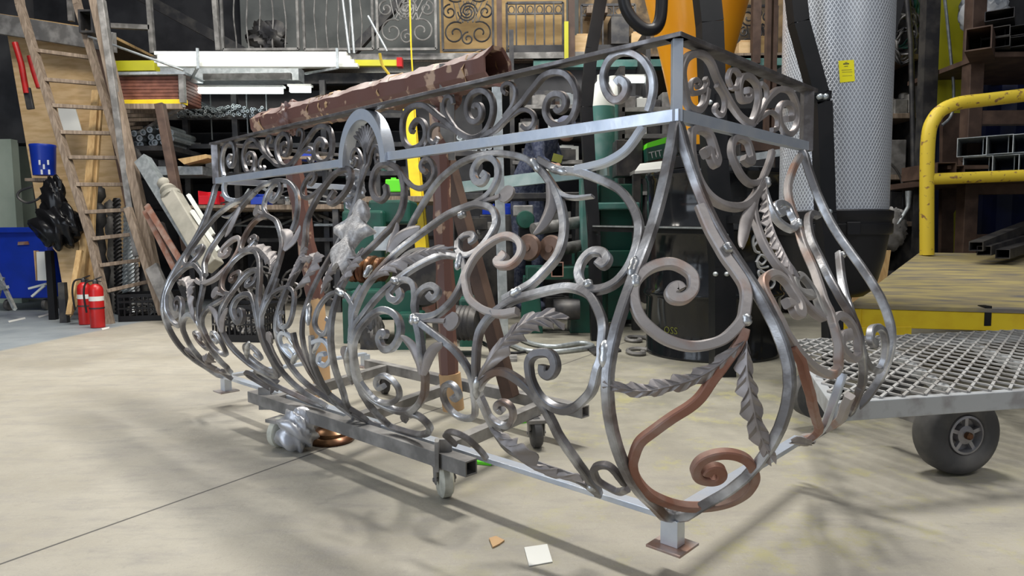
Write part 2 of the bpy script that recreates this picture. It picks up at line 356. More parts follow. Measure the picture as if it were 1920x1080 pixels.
def leaf_on(mb, k, path, w, off=.012, lobes=7, mirror=False, smoothleaf=False, curl=0.0, n=10, lift=0.0):
    """pressed acanthus leaf: ribbed blade with a notched edge, folded at the vein"""
    pp = smooth_path([(a, b, 0) for a, b in path], n)
    if mirror: pp = [Vector((LL - q.x, q.y, 0)) for q in pp]
    m = len(pp); P3 = [surf(k, q.x, q.y, off) for q in pp]; vs = []; fs = []; C = 13
    for i in range(m):
        t = i / (m - 1); T = (P3[min(i + 1, m - 1)] - P3[max(i - 1, 0)]).normalized(); N = normal(k, pp[i].y); B = T.cross(N).normalized(); N = B.cross(T).normalized()
        env = math.sin(PI * min(1, .12 + t * .88)) ** .7 if smoothleaf else (.25 + .75 * math.sin(PI * min(1, t * .95 + .05)) ** .6)
        ph = (t * lobes) % 1
        lob = 1.0 if smoothleaf else (.52 + .48 * min(1, ph * 1.35) if ph < .82 else .52 + .48 * (1 - ph) / .18)
        hw = w / 2 * env * lob + .002
        for j in range(C):
            x = (j - (C - 1) / 2) / ((C - 1) / 2)
            sh = abs(x) * w * (.0 if smoothleaf else .55)     # lobes sweep towards the tip
            rib = 0 if smoothleaf else .0030 * math.cos((t * lobes * 2) * 2 * PI) * min(1, abs(x) * 3) + (.003 if j == 6 else 0)
            z = -abs(x) ** 1.5 * hw * .55 + rib + curl * t * t + lift * math.sin(PI * t)
            vs.append(P3[i] + B * x * hw + N * z + T * sh)
    for i in range(m - 1):
        for j in range(C - 1): fs.append((i * C + j, i * C + j + 1, (i + 1) * C + j + 1, (i + 1) * C + j))
    nv = len(vs)
    vs2 = []
    for i in range(m):
        N = normal(k, pp[i].y)
        for j in range(C): vs2.append(Vector(vs[i * C + j]) - N * .003)
    fs2 = [tuple(reversed([q + nv for q in f])) for f in fs]
    rim = [(j, j + 1) for j in range(C - 1)] + [(i * C + C - 1, (i + 1) * C + C - 1) for i in range(m - 1)]
    rim += [((m - 1) * C + j + 1, (m - 1) * C + j) for j in range(C - 1)] + [((i + 1) * C, i * C) for i in range(m - 1)]
    mb.add(vs + vs2, fs + fs2 + [(b, a, a + nv, b + nv) for a, b in rim])
def spoon_on(mb, k, path, w, r, mirror=False):
    bar_on(mb, k, path, w, w * .8, mirror=mirror)
    a, b = path[-2], path[-1]; d = Vector((b[0] - a[0], b[1] - a[1])).normalized(); c = Vector(b) + d * r * .7
    vs = []; n = 16
    if mirror: c = Vector((LL - c.x, c.y)); d = Vector((-d.x, d.y))
    q = Vector((-d.y, d.x))
    for off in (.005, -.003):
        for i in range(n):
            t = 2 * PI * i / n; rr = r * (1.0 if math.cos(t) > -.3 else .8); p = c + d * math.cos(t) * rr * 1.25 + q * math.sin(t) * rr * .95
            vs.append(surf(k, p.x, p.y, off - .004))
    mb.add(vs, [tuple(range(n)), tuple(range(n, 2 * n))[::-1]] + [(i, (i + 1) % n, n + (i + 1) % n, n + i) for i in range(n)])
balc = thing('balcony_railing', cc.copy(), 'pot-bellied wrought iron balcony railing with scrolls and leaves on a wheeled frame', 'railing')
SM = .6
def corner(z, s=0, t=0): return cc + eb * s + ea * t + Vector((0, 0, z))
# rails
tr = MB(); zt = ZT
for a, b in ((corner(zt - .004, -.02, -.0), corner(zt - .004, LL + .02)), (corner(zt - .004, 0, -.02), corner(zt - .004, 0, WW + .03)), (corner(zt - .004, LL), corner(zt - .004, LL, WW))):
    tr.bar(a, b, .042, .010)
tr.build('top_rail', 'forged_dark', balc, bev=.001)
mr = MB(); zc = (ZM + ZN) / 2; ARC = LL / 2; AR = .135
for a, b in ((corner(zc, -.012), corner(zc, ARC - AR + .012)), (corner(zc, ARC + AR - .012), corner(zc, LL + .012)), (corner(zc, 0, .0), corner(zc, 0, WW + .02)), (corner(zc, LL, .0), corner(zc, LL, WW))):
    mr.bar(a, b, .024, ZM - ZN)
mr.build('middle_rail', 'bare', balc, label='bright ground steel tube rail', bev=.001)
br = MB(); zb = ZB + .004
for a, b in ((corner(zb, -.01), corner(zb, LL + .01)), (corner(zb, 0, 0), corner(zb, 0, WW + .01)), (corner(zb, LL), corner(zb, LL, WW))):
    br.bar(a, b, .036, .014)
br.build('bottom_rail', 'bare', balc, label='bright flat bottom rail', bev=.001)
for s, t in ((0, 0), (0, WW), (LL, 0), (LL, WW)):
    o = MB().bar(corner(ZN, s, t), corner(ZT - .008, s, t), .022 if s + t == 0 else .03, .022 if s + t == 0 else .03).build('corner_post', 'bare' if s + t == 0 else 'forged_dark', balc, bev=.001)
for s, t in ((0, 0), (LL, 0), (LL, WW), (0, WW)):
    if (s, t) == (0, WW): continue
    q = corner(0, s, t) + (ea + eb) * 0
    f_ = MB().bar(q + Vector((0, 0, ZB - .062)), q + Vector((0, 0, ZB)), .034, .044, up=eb).build('foot', 'bare', balc, label='short bright box foot', bev=.001)
    MB().bar(q + Vector((0, 0, ZB - .068)), q + Vector((0, 0, ZB - .062)), .088, .088, up=eb).build('base_plate', 'rustpatch', f_, bev=.001)
# weld lumps at the near bottom corner
wm = MB()
for a, b, r in ((0, 0, .016), (.02, .0, .012), (0, .02, .011)): wm.lathe(corner(ZB + .012, a, b) + Vector((0, 0, 0)), [(0.001, -r), (r * .8, -r * .6), (r, 0), (r * .8, r * .6), (.001, r)], 10)
wm.build('weld_bead', 'weld', balc, smooth=1.2)
# each bar: face, pixels traced, width, material, mirrored twin
W0 = .019
def prep(k, s, o): return trace(k, px(s, *o))
def scroll(k, o, s, w=W0, m='forged', mir=True, name='scroll', **kw):
    path = prep(k, s, o)
    for mm in ((False, True) if (mir and k == 'F') else (False,)):
        b = MB(); bar_on(b, k, path, w, mirror=mm, **kw); b.build(name, m, balc, smooth=SM)
def leaf(k, o, s, w, m='leaf', mir=True, name='leaf', **kw):
    path = prep(k, s, o)
    for mm in ((False, True) if (mir and k == 'F') else (False,)):
        b = MB(); leaf_on(b, k, path, w, mirror=mm, **kw); b.build(name, m, balc, smooth=.55)
def spoon(k, o, s, r, w=.012, mir=True):
    path = prep(k, s, o)
    for mm in ((False, True) if mir else (False,)):
        b = MB(); spoon_on(b, k, path, w, r, mirror=mm); b.build('spoon_leaf', 'leaf', balc, smooth=SM, label='smooth flat spoon-shaped leaf')
def endbar(k, s_):
    b = MB(); bar_on(b, k, [(s_, ZN - (ZN - ZB) * i / 26) for i in range(27)], .022, n=2); return b.build('end_bar', 'forged', balc, smooth=SM)
ZA = (740, 100, 4); Z8 = (720, 280, 4); Z4 = (560, 380, 4); Z5 = (560, 580, 4); Z7 = (860, 700, 4); Z6 = (840, 480, 4.5)
ZG = (800, 640, 4.5); ZH = (1100, 840, 4.5); ZI = (1100, 640, 4.5); ZE = (1080, 0, 3); ZC = (560, 280, 4.5); Z9 = (1120, 420, 4.5); Zd = (1120, 200, 4.5)
Za = (1380, 280, 4.5); Zb = (1380, 500, 4.5); Zc = (1380, 700, 4.5); P0 = (0, 0, 1)
# frieze between the two upper rails
FW = .017
scroll('F', ZA, '140,590 128,570 142,532 175,502 215,520 235,580 225,650 180,700 120,710 75,660 60,570 70,480 110,415 180,388 240,400 310,455 380,510 440,560 500,605 560,632 620,630 680,590 720,520 740,440 735,360 700,300 640,280 580,310 550,370 545,440 570,500 610,515 645,490 655,440 640,395 610,390 600,415', FW, 'forged_dark')
scroll('F', ZA, '440,380 430,335 405,325 380,345 370,390 385,450 420,510 470,580', .012, 'forged_dark')
scroll('F', ZA, '325,630 300,670 275,665 260,630 270,570 310,535 360,540 410,560 450,580', .012, 'forged_dark')
scroll('F', ZA, '600,640 680,610 760,570 830,500 900,430 960,370 1010,300 1060,240 1110,180 1170,148 1230,142 1290,160 1340,220 1370,300 1365,390 1340,470 1290,530 1230,545 1170,515 1135,450 1140,380 1170,325 1220,305 1265,320 1285,365 1270,415 1235,435 1210,410', FW, 'forged_dark')
scroll('F', ZA, '840,305 815,280 815,250 840,228 875,230 905,270 905,330 880,400 820,480', .012, 'forged_dark')
scroll('F', ZA, '955,540 985,565 1025,555 1050,500 1035,450 990,425 940,430 880,470 820,520 760,570', .012, 'forged_dark')
scroll('F', ZE, '230,470 250,450 280,470 285,510 255,555 210,560 170,510 155,430 180,350 240,300 310,298 380,340 425,420 435,500 420,580 405,625', FW, 'forged', w0=.022)
# belly, right half (the left half is its mirror image)
endbar('F', 0.0); endbar('F', LL)
scroll('F', Z8, '190,600 240,500 330,350 400,250 470,180 580,100 700,55 800,35 900,35 1020,55 1100,92 1180,160 1240,240 1300,310 1360,350 1440,365 1568,352', .017, 'forged', w1=.006)
scroll('F', Z8, '1100,92 1190,170 1255,260 1300,340 1330,430 1350,560 1340,680 1300,800 1220,900 1120,1000 1040,1050 970,1090 900,1130', .020, 'forged')
scroll('F', Z6, '1300,900 1300,760 1310,600 1280,480 1210,350 1120,290 1000,265 850,290 700,330 560,370 430,450 330,540 265,650 240,800 235,950 240,1070 255,1150 300,1260 350,1370 400,1470 460,1560 520,1630 600,1680 700,1740 850,1800 1000,1850 1130,1900 1270,2000', .019, 'forged')
scroll('F', ZG, '1500,60 1470,170 1440,250 1400,400 1330,490 1240,560 1150,578 1050,545 960,470 900,370 870,270 865,180 900,120 960,98 1040,105 1080,160 1085,230 1040,285 990,260 990,200', .019, 'forged', w1=.022)
scroll('F', ZG, '440,400 480,320 560,265 650,260 750,310 850,390 930,480 1000,570 1060,680 1120,800 1200,920 1300,1060 1370,1160 1430,1230 1450,1290', .019, 'forged')
scroll('F', ZG, '440,400 465,520 520,620 600,690 680,710 725,650 720,570 670,520 610,520 590,560 620,590 640,570', .015, 'forged')
scroll('F', ZG, '400,440 410,560 400,630 340,650 250,620 180,550 140,460 150,380 200,360 250,400 275,460 240,485 212,455', .015, 'forged')
scroll('F', ZG, '400,460 400,400 380,300 330,200 250,90 160,10 40,-80 -50,-150', .017, 'forged')
spoon('F', Z4, '890,880 1000,885 1100,888', .024)
scroll('F', Z4, '880,850 865,780 870,700 860,620 810,580 750,590 710,640 680,680 690,720 730,735 762,700 750,660', .016, 'forged', w1=.022)
scroll('F', Z4, '880,850 875,780 890,700 940,640 1000,625 1045,660 1035,700 1000,720 975,692', .016, 'forged', w1=.02)
scroll('F', Z4, '880,855 960,860 1050,830 1140,750 1200,660 1240,560 1250,500 1225,430 1170,400 1080,395 980,430 850,500 700,610 620,680 540,770 480,850 430,920 405,1000 395,1080 395,1160 420,1280 460,1390 520,1500 600,1600 680,1670 800,1715 900,1738 960,1730 985,1700 960,1650 900,1600 840,1585 790,1600 800,1630', .018, 'forged')
scroll('F', Z5, '640,200 650,180 620,182 605,230 640,295 700,290 750,220 765,140 740,60 680,15 610,10 530,60 460,140 420,230 410,300 420,400 450,520 500,620 580,690 680,740 770,765 850,755 910,700 945,620 950,520 940,450 925,350 910,230 890,120 880,50', .019, 'forged', w0=.022)
scroll('F', Z5, '460,540 520,620 600,690 690,700 750,660 750,600 710,540 650,500 600,510 580,550 600,590 640,575', .015, 'forged')
leaf('F', Z5, '930,480 905,380 860,280 790,200', .03, smoothleaf=True)
leaf('F', Z5, '945,480 970,380 1020,300 1100,260', .03, smoothleaf=True)
scroll('F', Z8, '560,690 600,650 660,640 675,670 640,695', .014, 'forged', w1=.02)
scroll('F', Z8, '560,690 560,760 600,800 660,790 730,740 800,650 840,560 835,490 800,440 740,420 680,415 600,440 480,490 350,580 200,690 100,770 0,870 -80,960 -140,1040 -190,1140 -230,1250 -240,1350 -245,1440', .019, 'forged')
scroll('F', Z8, '640,430 760,360 820,290 855,200 850,120 810,72 750,62 700,100 670,170 690,240 740,250 765,205 740,185', .017, 'forged', w1=.022)
spoon('F', Z8, '690,420 760,385 830,365 870,350', .024)
scroll('F', Z8, '880,790 905,812 880,832 850,835 870,870 950,865 1010,810 1030,740 1000,680 930,650 850,670 760,730 690,800 640,880 610,960 620,1050 650,1130 720,1190 800,1225 900,1235 1000,1215', .019, 'rustpatch', w0=.022, mir=True)
leaf('F', Z8, '1250,260 1262,380 1240,480 1190,580 1140,650', .035, smoothleaf=True)
scroll('F', P0, '1122,490 1133,497 1139,485 1130,474 1110,473 1092,490 1085,515 1098,540 1125,543 1155,530 1180,500 1195,460 1198,420 1185,385 1160,355 1120,335 1080,322 1045,318 1010,300', .019, 'forged', w0=.022)
scroll('F', P0, '1205,240 1190,262 1170,285 1140,303 1110,312 1080,318', .019, 'bare')
leaf('F', Z6, '280,1040 400,860 500,740 560,680 650,600 760,550 850,535 930,550', .055, lobes=5)
leaf('F', P0, '925,795 950,815 978,830 1005,853 1035,872 1075,888', .06, lobes=4, lift=.02)
scroll('F', ZH, '350,340 280,370 200,340 100,280 60,190 100,150 180,150 250,210 320,300', .015, 'forged_dark')
scroll('F', ZG, '240,870 190,820 160,790 210,765 310,800 400,870 500,985', .015, 'forged_dark')
leaf('F', Z4, '560,600 620,540 700,485 850,425 1000,378 1130,372', .06, lobes=6)
leaf('F', Z4, '685,380 750,290 830,235 930,198', .045, smoothleaf=True, lift=.01)
leaf('F', Z4, '685,380 700,300 730,230 755,160', .03, smoothleaf=True)
# centre: heart scrolls, their long stems and ovals
scroll('F', ZC, '735,310 742,380 700,430 650,410 622,330 630,230 670,150 740,122 820,150 870,230 890,330 885,450 850,560 780,660 700,740 600,840 500,930 430,1020 380,1120 330,1215', .019, 'forged_dark')
scroll('F', ZC, '840,170 900,250 960,310 1030,330 1100,290 1145,210 1135,130 1095,85 1050,100 1035,150 1060,190 1080,172', .015, 'forged_dark')
scroll('F', P0, '640,540 624,585 620,635 628,690 645,740 680,790 712,818', .017, 'forged')
scroll('F', Z4, '300,670 220,700 150,790 120,900 150,970 200,985 228,900 212,870', .014, 'forged')
scroll('F', Z4, '300,670 360,700 410,780 420,830', .014, 'forged')
scroll('F', Z5, '100,250 180,230 230,290 240,370 200,420 150,395 160,340 200,335', .014, 'bare')
scroll('F', Z5, '95,200 100,300 110,400 160,520 230,640 320,740 420,810', .016, 'forged')
scroll('F', P0, '606,622 598,640 588,660', .012, 'weld')
scroll('F', Z4, '470,620 400,740 390,850 395,960', .012, 'forged')
leaf('F', Z4, '190,700 215,590 270,480 330,430 400,440 ', .05, lobes=5)
leaf('F', Z4, '310,640 380,530 420,470 470,395', .04, lobes=4)
spoon('F', Z5, '400,560 372,480 350,400 345,370', .02, .009)
# middle stem, palmette, arch, cast acanthus
ax = [(LL / 2, z) for z in (ZN + .05, ZN, ZN - .05, ZN - .12, ZN - .2, ZN - .3, ZN - .42, ZN - .55, ZN - .66, ZN - .77, ZB + .01)]
b = MB(); bar_on(b, 'F', ax, .014); b.build('centre_stem', 'forged', balc, smooth=SM)
b = MB(); vs = []; n = 28; ra, rb, dep = AR, AR - .026, .045
for j in (1, -1):
    for r in (ra, rb):
        for i in range(n + 1):
            t = PI * i / n; z = ZN - .005 + max(0, math.sin(t)) * (ZT - ZN) * (r / ra) ; vs.append(cc + eb * (ARC + r * math.cos(t)) + nF * (j * dep / 2) + Vector((0, 0, z)))
m_ = n + 1; fs = []
for i in range(n): fs += [(i, i + 1, m_ + i + 1, m_ + i), (2 * m_ + i + 1, 2 * m_ + i, 3 * m_ + i, 3 * m_ + i + 1), (i + 1, i, 2 * m_ + i, 2 * m_ + i + 1), (m_ + i, m_ + i + 1, 3 * m_ + i + 1, 3 * m_ + i)]
fs += [(0, m_, 3 * m_, 2 * m_), (n, 2 * m_ + n, 3 * m_ + n, m_ + n)]
b.add(vs, fs).build('arch', 'bare', balc, label='thick polished round arch', smooth=.7)
b = MB()
for i in range(-4, 5):
    a = i * .22; tip = (ARC - math.sin(a) * .085, ZN + .045 + math.cos(a) * .085); mid = (ARC - math.sin(a) * .035, ZN + .045 + math.cos(a) * .05)
    leaf_on(b, 'F', [(ARC, ZN + .03), mid, tip], .018, smoothleaf=True, off=.004)
b.build('palmette', 'forged_dark', balc, smooth=1.0, label='fan-shaped palmette inside the arch')
for sg in (1, -1):
    pa = [(ARC, ZN - .07), (ARC + sg * .012, ZN - .02), (ARC + sg * .03, ZN + .03), (ARC + sg * .055, ZN + .055), (ARC + sg * .08, ZN + .04), (ARC + sg * .085, ZN + .01), (ARC + sg * .065, ZN), (ARC + sg * .055, ZN + .018), (ARC + sg * .066, ZN + .025)]
    b = MB(); bar_on(b, 'F', pa, .011); b.build('scroll', 'forged_dark', balc, smooth=SM)
def cast_leaf():
    o = prep('F', '684,378 678,398 670,418 662,438 652,462 641,500', P0); b = MB()
    ctr = smooth_path([(a, c, 0) for a, c in o], 8); m = len(ctr); C = 13; vs = []; fs = []
    for i, q in enumerate(ctr):
        t = i / (m - 1)
        hw = .026 + .084 * math.exp(-((t - .45) / .13) ** 2) + .040 * math.exp(-((t - .84) / .09) ** 2) + .012 * math.exp(-((t - .12) / .1) ** 2)
        for j in range(C):
            x = (j - 6) / 6; T = Vector((0, 0, 1)); z = .018 * (1 - abs(x) ** 2.2) + .004 * abs(x) * math.sin(t * 26) + .012 * math.exp(-((abs(x) - .8) / .16) ** 2) * (hw / .09)
            vs.append(surf('F', q.x + x * hw, q.y - abs(x) ** 2 * .02, z + .004))
    nv = len(vs)
    for i in range(m - 1):
        for j in range(C - 1): fs.append((i * C + j, i * C + j + 1, (i + 1) * C + j + 1, (i + 1) * C + j))
    back = []
    for i, q in enumerate(ctr):
        for j in range(C):
            v = vs[i * C + j]; back.append(v - normal('F', q.y) * .016)
    fs += [tuple(reversed([a + nv for a in f])) for f in fs[:]]
    rim = [(j, j + 1) for j in range(C - 1)] + [(i * C + C - 1, (i + 1) * C + C - 1) for i in range(m - 1)]
    rim += [((m - 1) * C + j + 1, (m - 1) * C + j) for j in range(C - 1)] + [((i + 1) * C, i * C) for i in range(m - 1)]
    b.add(vs + back, fs + [(q, p, p + nv, q + nv) for p, q in rim]).build('cast_acanthus', 'cast', balc, smooth=1.2, label='pale rough cast acanthus leaf')
cast_leaf()
# corner petal between the two end bars
scroll('D', Z9, '700,560 680,535 635,550 612,585 640,625 720,630 790,580 815,510 790,430 720,370 620,335 500,350 400,400 330,480 302,570 320,690 380,810 480,910 600,985 760,1030 900,1025 1050,980 1160,900 1225,800 1255,700 1255,600 1220,500 1160,390 1080,280 1015,180 955,60 905,-50 864,-157', .022, 'rustpatch', w0=.025)
scroll('D', ZH, '1010,215 1030,182 1080,168 1130,190 1130,240 1080,270 1010,270 940,240 915,190 950,120 1030,72 1150,48 1270,62 1370,120 1415,220 1395,320 1300,410 1150,470 950,498 750,480 550,400 430,280 388,150 402,60 450,-50 560,-150 720,-250 870,-350 960,-430 1050,-560 1170,-720 1300,-900 1340,-1000', .020, 'rust', name='rusty_scroll', w0=.023)
leaf('D', P0, '1396,640 1396,690 1404,740 1418,800 1440,850', .045, lobes=5, m='leaf')
leaf('D', P0, '1392,640 1345,680 1300,708 1250,722 1200,730 1145,722', .035, lobes=6, m='leaf')
# side panel
EBW = .022
endbar('S', 0.0)
endbar('S', WW - .035)
scroll('S', ZE, '685,490 695,465 668,450 648,482 665,520 712,515 738,470 720,425 680,420 650,450 650,450' if False else '680,490 692,468 670,450 648,470 645,510 670,525 715,510 735,470 725,440', .012, 'leaf')
scroll('S', ZE, '735,500 720,580 680,622 630,590 602,500 597,400 620,330 670,302 720,312 760,360 800,440 840,530 880,600 930,660 980,690 1010,640 1025,560 1010,480 970,430 930,440 912,500 930,560 970,560 985,520 960,508', FW, 'leaf')
scroll('S', ZE, '990,700 1030,640 1060,580 1100,530 1150,502 1200,512 1238,580 1250,660 1230,730 1190,755 1150,700 1140,620 1170,582 1210,600 1215,660 1180,670', FW, 'leaf')
scroll('S', ZE, '870,490 905,495 920,440 900,400 870,397 852,440 868,480', .012, 'leaf')
scroll('S', ZE, '1040,470 1070,500 1065,580 1010,690', .012, 'leaf')
scroll('S', ZE, '1100,730 1130,720 1130,660 1090,630 1040,660 1000,690', .012, 'leaf')
scroll('S', ZE, '790,480 830,540 835,600 810,650 780,620 792,590', .012, 'leaf')
scroll('S', Zd, '900,400 940,372 955,430 985,485 1008,440 990,330 930,230 860,192 800,212 785,300 790,420 830,560 890,680 960,770 1060,830 1180,850 1270,820 1340,740 1400,640', .019, 'leaf', w0=.023)
scroll('S', Zd, '1230,430 1262,470 1302,450 1295,370 1250,290 1190,262 1140,290 1130,380 1160,480 1220,590 1300,650 1380,630 1420,560 1450,470 1480,380', .017, 'leaf', w0=.024)
leaf('S', P0, '1410,385 1400,410 1392,440 1384,470', .03, smoothleaf=True)
scroll('S', Za, '215,260 240,380 290,500 350,600 430,660 480,670 502,620 460,540 430,490 380,460 330,480 350,540 400,530', .018, 'forged', w1=.022)
scroll('S', Za, '215,260 150,450 150,560 190,700 260,850 340,970 440,1070 480,1180 560,1280 660,1380 740,1425', .018, 'leaf')
leaf('S', Za, '215,300 230,500 270,680 330,840 400,960 440,1030', .04, lobes=9)
scroll('S', Zb, '640,235 600,235 530,200 500,120 540,75 600,120 660,220 700,330 740,420', .016, 'dsteel', w0=.024)
scroll('S', Za, '540,60 480,160 440,300 440,420 480,540 520,660 580,840 650,1000 690,1110 730,1260 790,1390 830,1510 860,1630 862,1750 850,1850 800,1900 720,1880 620,1810 520,1710 430,1570 360,1430 290,1290 240,1190 232,1110 280,1062 350,1062 420,1120 490,1210 540,1310 545,1390 500,1380 470,1310 420,1300', .019, 'rustpatch', w1=.022)
scroll('S', Za, '690,560 640,545 605,580 610,680 650,800 710,920 770,1050 820,1160 900,1280 980,1410 1030,1530 1060,1690 1075,1850 1060,1990 1040,2040 1000,2150 950,2270', .019, 'forged')
scroll('S', Zb, '870,-110 880,50 910,200 950,330 1000,500 1040,620 1080,760 1130,850 1200,870 1240,800 1258,680 1240,560 1190,512 1142,540 1130,620 1180,650', .018, 'forged', w1=.024)
scroll('S', Zb, '880,640 830,540 820,460 870,412 940,440 1000,540 1030,660 1030,740 990,780 930,740 890,680 900,600 960,572', .018, 'leaf', w1=.03)
scroll('S', Zb, '470,680 540,780 600,950 640,1100 660,1200 680,1300 690,1400 690,1500 680,1600', .018, 'rust', name='rusty_scroll')
scroll('S', Zc, '900,0 860,130 800,300 750,430 720,570', .018, 'bare')
scroll('S', Zc, '960,190 920,300 880,430 840,600 780,680', .022, 'rustpatch')
leaf('S', Zc, '660,560 600,545 520,545 430,550', .03, lobes=3)

# bright ground weld patches where the bars meet
def weld(k, u, v, du, dv, r=.010):
    s0, z0 = hit(k, u, v); s1, z1 = hit(k, u + du, v + dv); a, c = Vector((s0, z0)), Vector((s1, z1)); n = 6; pts = [surf(k, *(a.lerp(c, i / n)), .007) for i in range(n + 1)]
    b = MB(); b.tube(pts, [r * .45, r, r * 1.15, r * .95, r * 1.1, r * .9, r * .4], 8); b.build('weld_patch', 'weld', balc, smooth=1.2)
for q in (('F', 1196, 485, -12, 38), ('F', 1139, 640, -4, 50), ('F', 900, 705, -3, 40), ('F', 960, 556, 22, -12), ('F', 1036, 318, 30, 8), ('F', 1000, 300, 14, 24), ('F', 876, 402, -14, 6), ('F', 866, 478, -6, 30), ('F', 778, 600, 12, 4), ('F', 779, 590, -2, 20), ('F', 738, 526, 12, 6), ('F', 656, 650, 6, 60), ('F', 700, 500, -14, 22), ('F', 664, 300, -2, 10), ('F', 1104, 530, 4, 12), ('F', 1108, 905, 8, 8), ('F', 634, 545, 14, 10), ('F', 584, 570, -2, 40), ('F', 470, 640, -4, 30), ('F', 560, 660, -8, 20),
          ('S', 1432, 335, 2, 18), ('S', 1492, 415, 2, 14), ('S', 1572, 476, 6, 10), ('D', 1192, 516, -4, 26), ('D', 1396, 590, 3, 22), ('S', 1414, 890, -8, 14), ('S', 1345, 460, 10, 18)):
    weld(*q)
# ---------------------------------------------------------------- layout helpers: pixel boxes / bars standing at real distances
def pb(mb, u0, v0, u1, v1, Y, dep):
    a, b = P(u0, v0, Y), P(u1, v1, Y); zc = (a.z + b.z) / 2
    return mb.box(((a.x + b.x) / 2, Y + dep / 2, zc), (abs(b.x - a.x), dep, abs(a.z - b.z)))
def pl(mb, a, b, w, th=None, up=(0, 0, 1), r=None):
    A, B = P(*a), P(*b)
    return mb.tube([A, B], r, 10) if r else mb.bar(A, B, w, th, up)
def one(name, m, label, cat, group=None, fn=None, **k):
    b = MB(); fn(b); return b.build(name, m, None, label, cat, group, **k)
# ---------------------------------------------------------------- dolly under the railing
DZ = .132
d0, d1 = G(884, 877, DZ), G(474, 742, DZ)
r0, r1 = G(1098, 772, DZ), G(690, 682, DZ)
dol = thing('steel_dolly', (d0.x, d0.y, 0), 'low welded steel tube dolly on casters under the balcony railing', 'dolly')
up = Vector((0, 0, 1)); TW = .045
for a, b in ((d0, d1), (r0, r1)): MB().hollow(a, b, TW, TW, .005).build('side_tube', 'dsteel', dol, bev=.001)
dd = (d1 - d0).normalized()
for f in (.13, .50, .88):
    a = d0.lerp(d1, f); b = r0.lerp(r1, f); t = (b - a).normalized(); MB().bar(a + t * .024, b - t * .024, TW * .9, TW * .9).build('cross_tube', 'dsteel', dol, bev=.001)
a = d0.lerp(d1, .09); MB().bar(a + Vector((0, 0, -.03)), a + Vector((0, 0, .06)), .05, .012).bar(a + nF * .025 + Vector((0, 0, -.03)), a + nF * .025 + Vector((0, 0, .06)), .012, .03).build('clamp_bracket', 'dsteel', dol, bev=.001)
a = d0.lerp(d1, .92); MB().bar(a + Vector((0, 0, -.04)), a + Vector((0, 0, .05)), .05, .012).build('clamp_bracket', 'dsteel', dol, bev=.001)
def caster(x, y, ang, wm='dirty_white', r=.056):
    fk = MB(); ax = Vector((math.cos(ang), math.sin(ang), 0)); fw = Vector((-ax.y, ax.x, 0)); c = Vector((x, y, r))
    top = DZ - TW / 2
    fk.box((x, y, top - .006), (.075, .075, .012), Matrix.Rotation(ang, 3, 'Z'))
    for s in (-1, 1):
        q = c + ax * s * .027
        fk.prism([q + fw * .020 + up * (top - r - .006), q - fw * .020 + up * (top - r - .006), q - fw * .012 - up * .012, q + fw * .012 - up * .012], ax * s * .004)
    fk.lathe(c, [(.006, -.036), (.006, .036)], 10, ax)
    f_ = fk.build('caster_fork', 'dsteel', dol)
    MB().lathe(c, [(.012, -.019), (r * .85, -.019), (r, -.012), (r, .012), (r * .85, .019), (.012, .019)], 28, ax).build('wheel', wm, f_, smooth=.8)
q = G(832, 938); caster(q.x, q.y + .03, .35)
q = G(522, 842); caster(q.x, q.y + .03, -.5)
q = G(1006, 843); caster(q.x, q.y + .03, .15, 'rubber')
q = r1.lerp(r0, .1); caster(q.x, q.y, .4, 'rubber')
def lump(c, r, seed, amp=.35, n=20, sq=(1, 1, 1)):
    rnd = random.Random(seed); b = MB(); vs = []; fs = []; k = [(rnd.uniform(2, 7), rnd.uniform(0, 6), rnd.uniform(2, 7)) for _ in range(6)]
    for i in range(n + 1):
        th = PI * i / n
        for j in range(n * 2):
            ph = PI * j / n; d = Vector((math.sin(th) * math.cos(ph), math.sin(th) * math.sin(ph), math.cos(th)))
            s = 1 + amp * sum(abs(math.sin(a * d.x + p + c_ * d.z + a * d.y * .7)) - .6 for a, p, c_ in k) / 3
            vs.append(Vector(c) + Vector((d.x * sq[0], d.y * sq[1], d.z * sq[2])) * r * s)
    for i in range(n):
        for j in range(n * 2): fs.append((i * 2 * n + j, (i + 1) * 2 * n + j, (i + 1) * 2 * n + (j + 1) % (2 * n), i * 2 * n + (j + 1) % (2 * n)))
    return b.add(vs, fs)
q = G(556, 848); lump((q.x, q.y + .02, .078), .078, 3, .5, 20, (.9, .7, .95)).build('plastic_bag', 'foil', None, 'crumpled silvery plastic bag hung over the front left dolly wheel', 'bag', smooth=1.5)
# bronze base standing on the floor behind the wheel
q = G(612, 838); Cb = Vector((q.x, q.y + .08, 0))
MB().lathe(Cb, [(.001, 0), (.085, 0), (.09, .012), (.082, .022), (.072, .028), (.074, .040), (.060, .052), (.045, .06), (.04, .075), (.02, .085), (.001, .086)], 36).build('turned_base', 'brass', None, 'shiny brown turned metal base on the floor behind the bagged wheel', 'post base', smooth=.9)
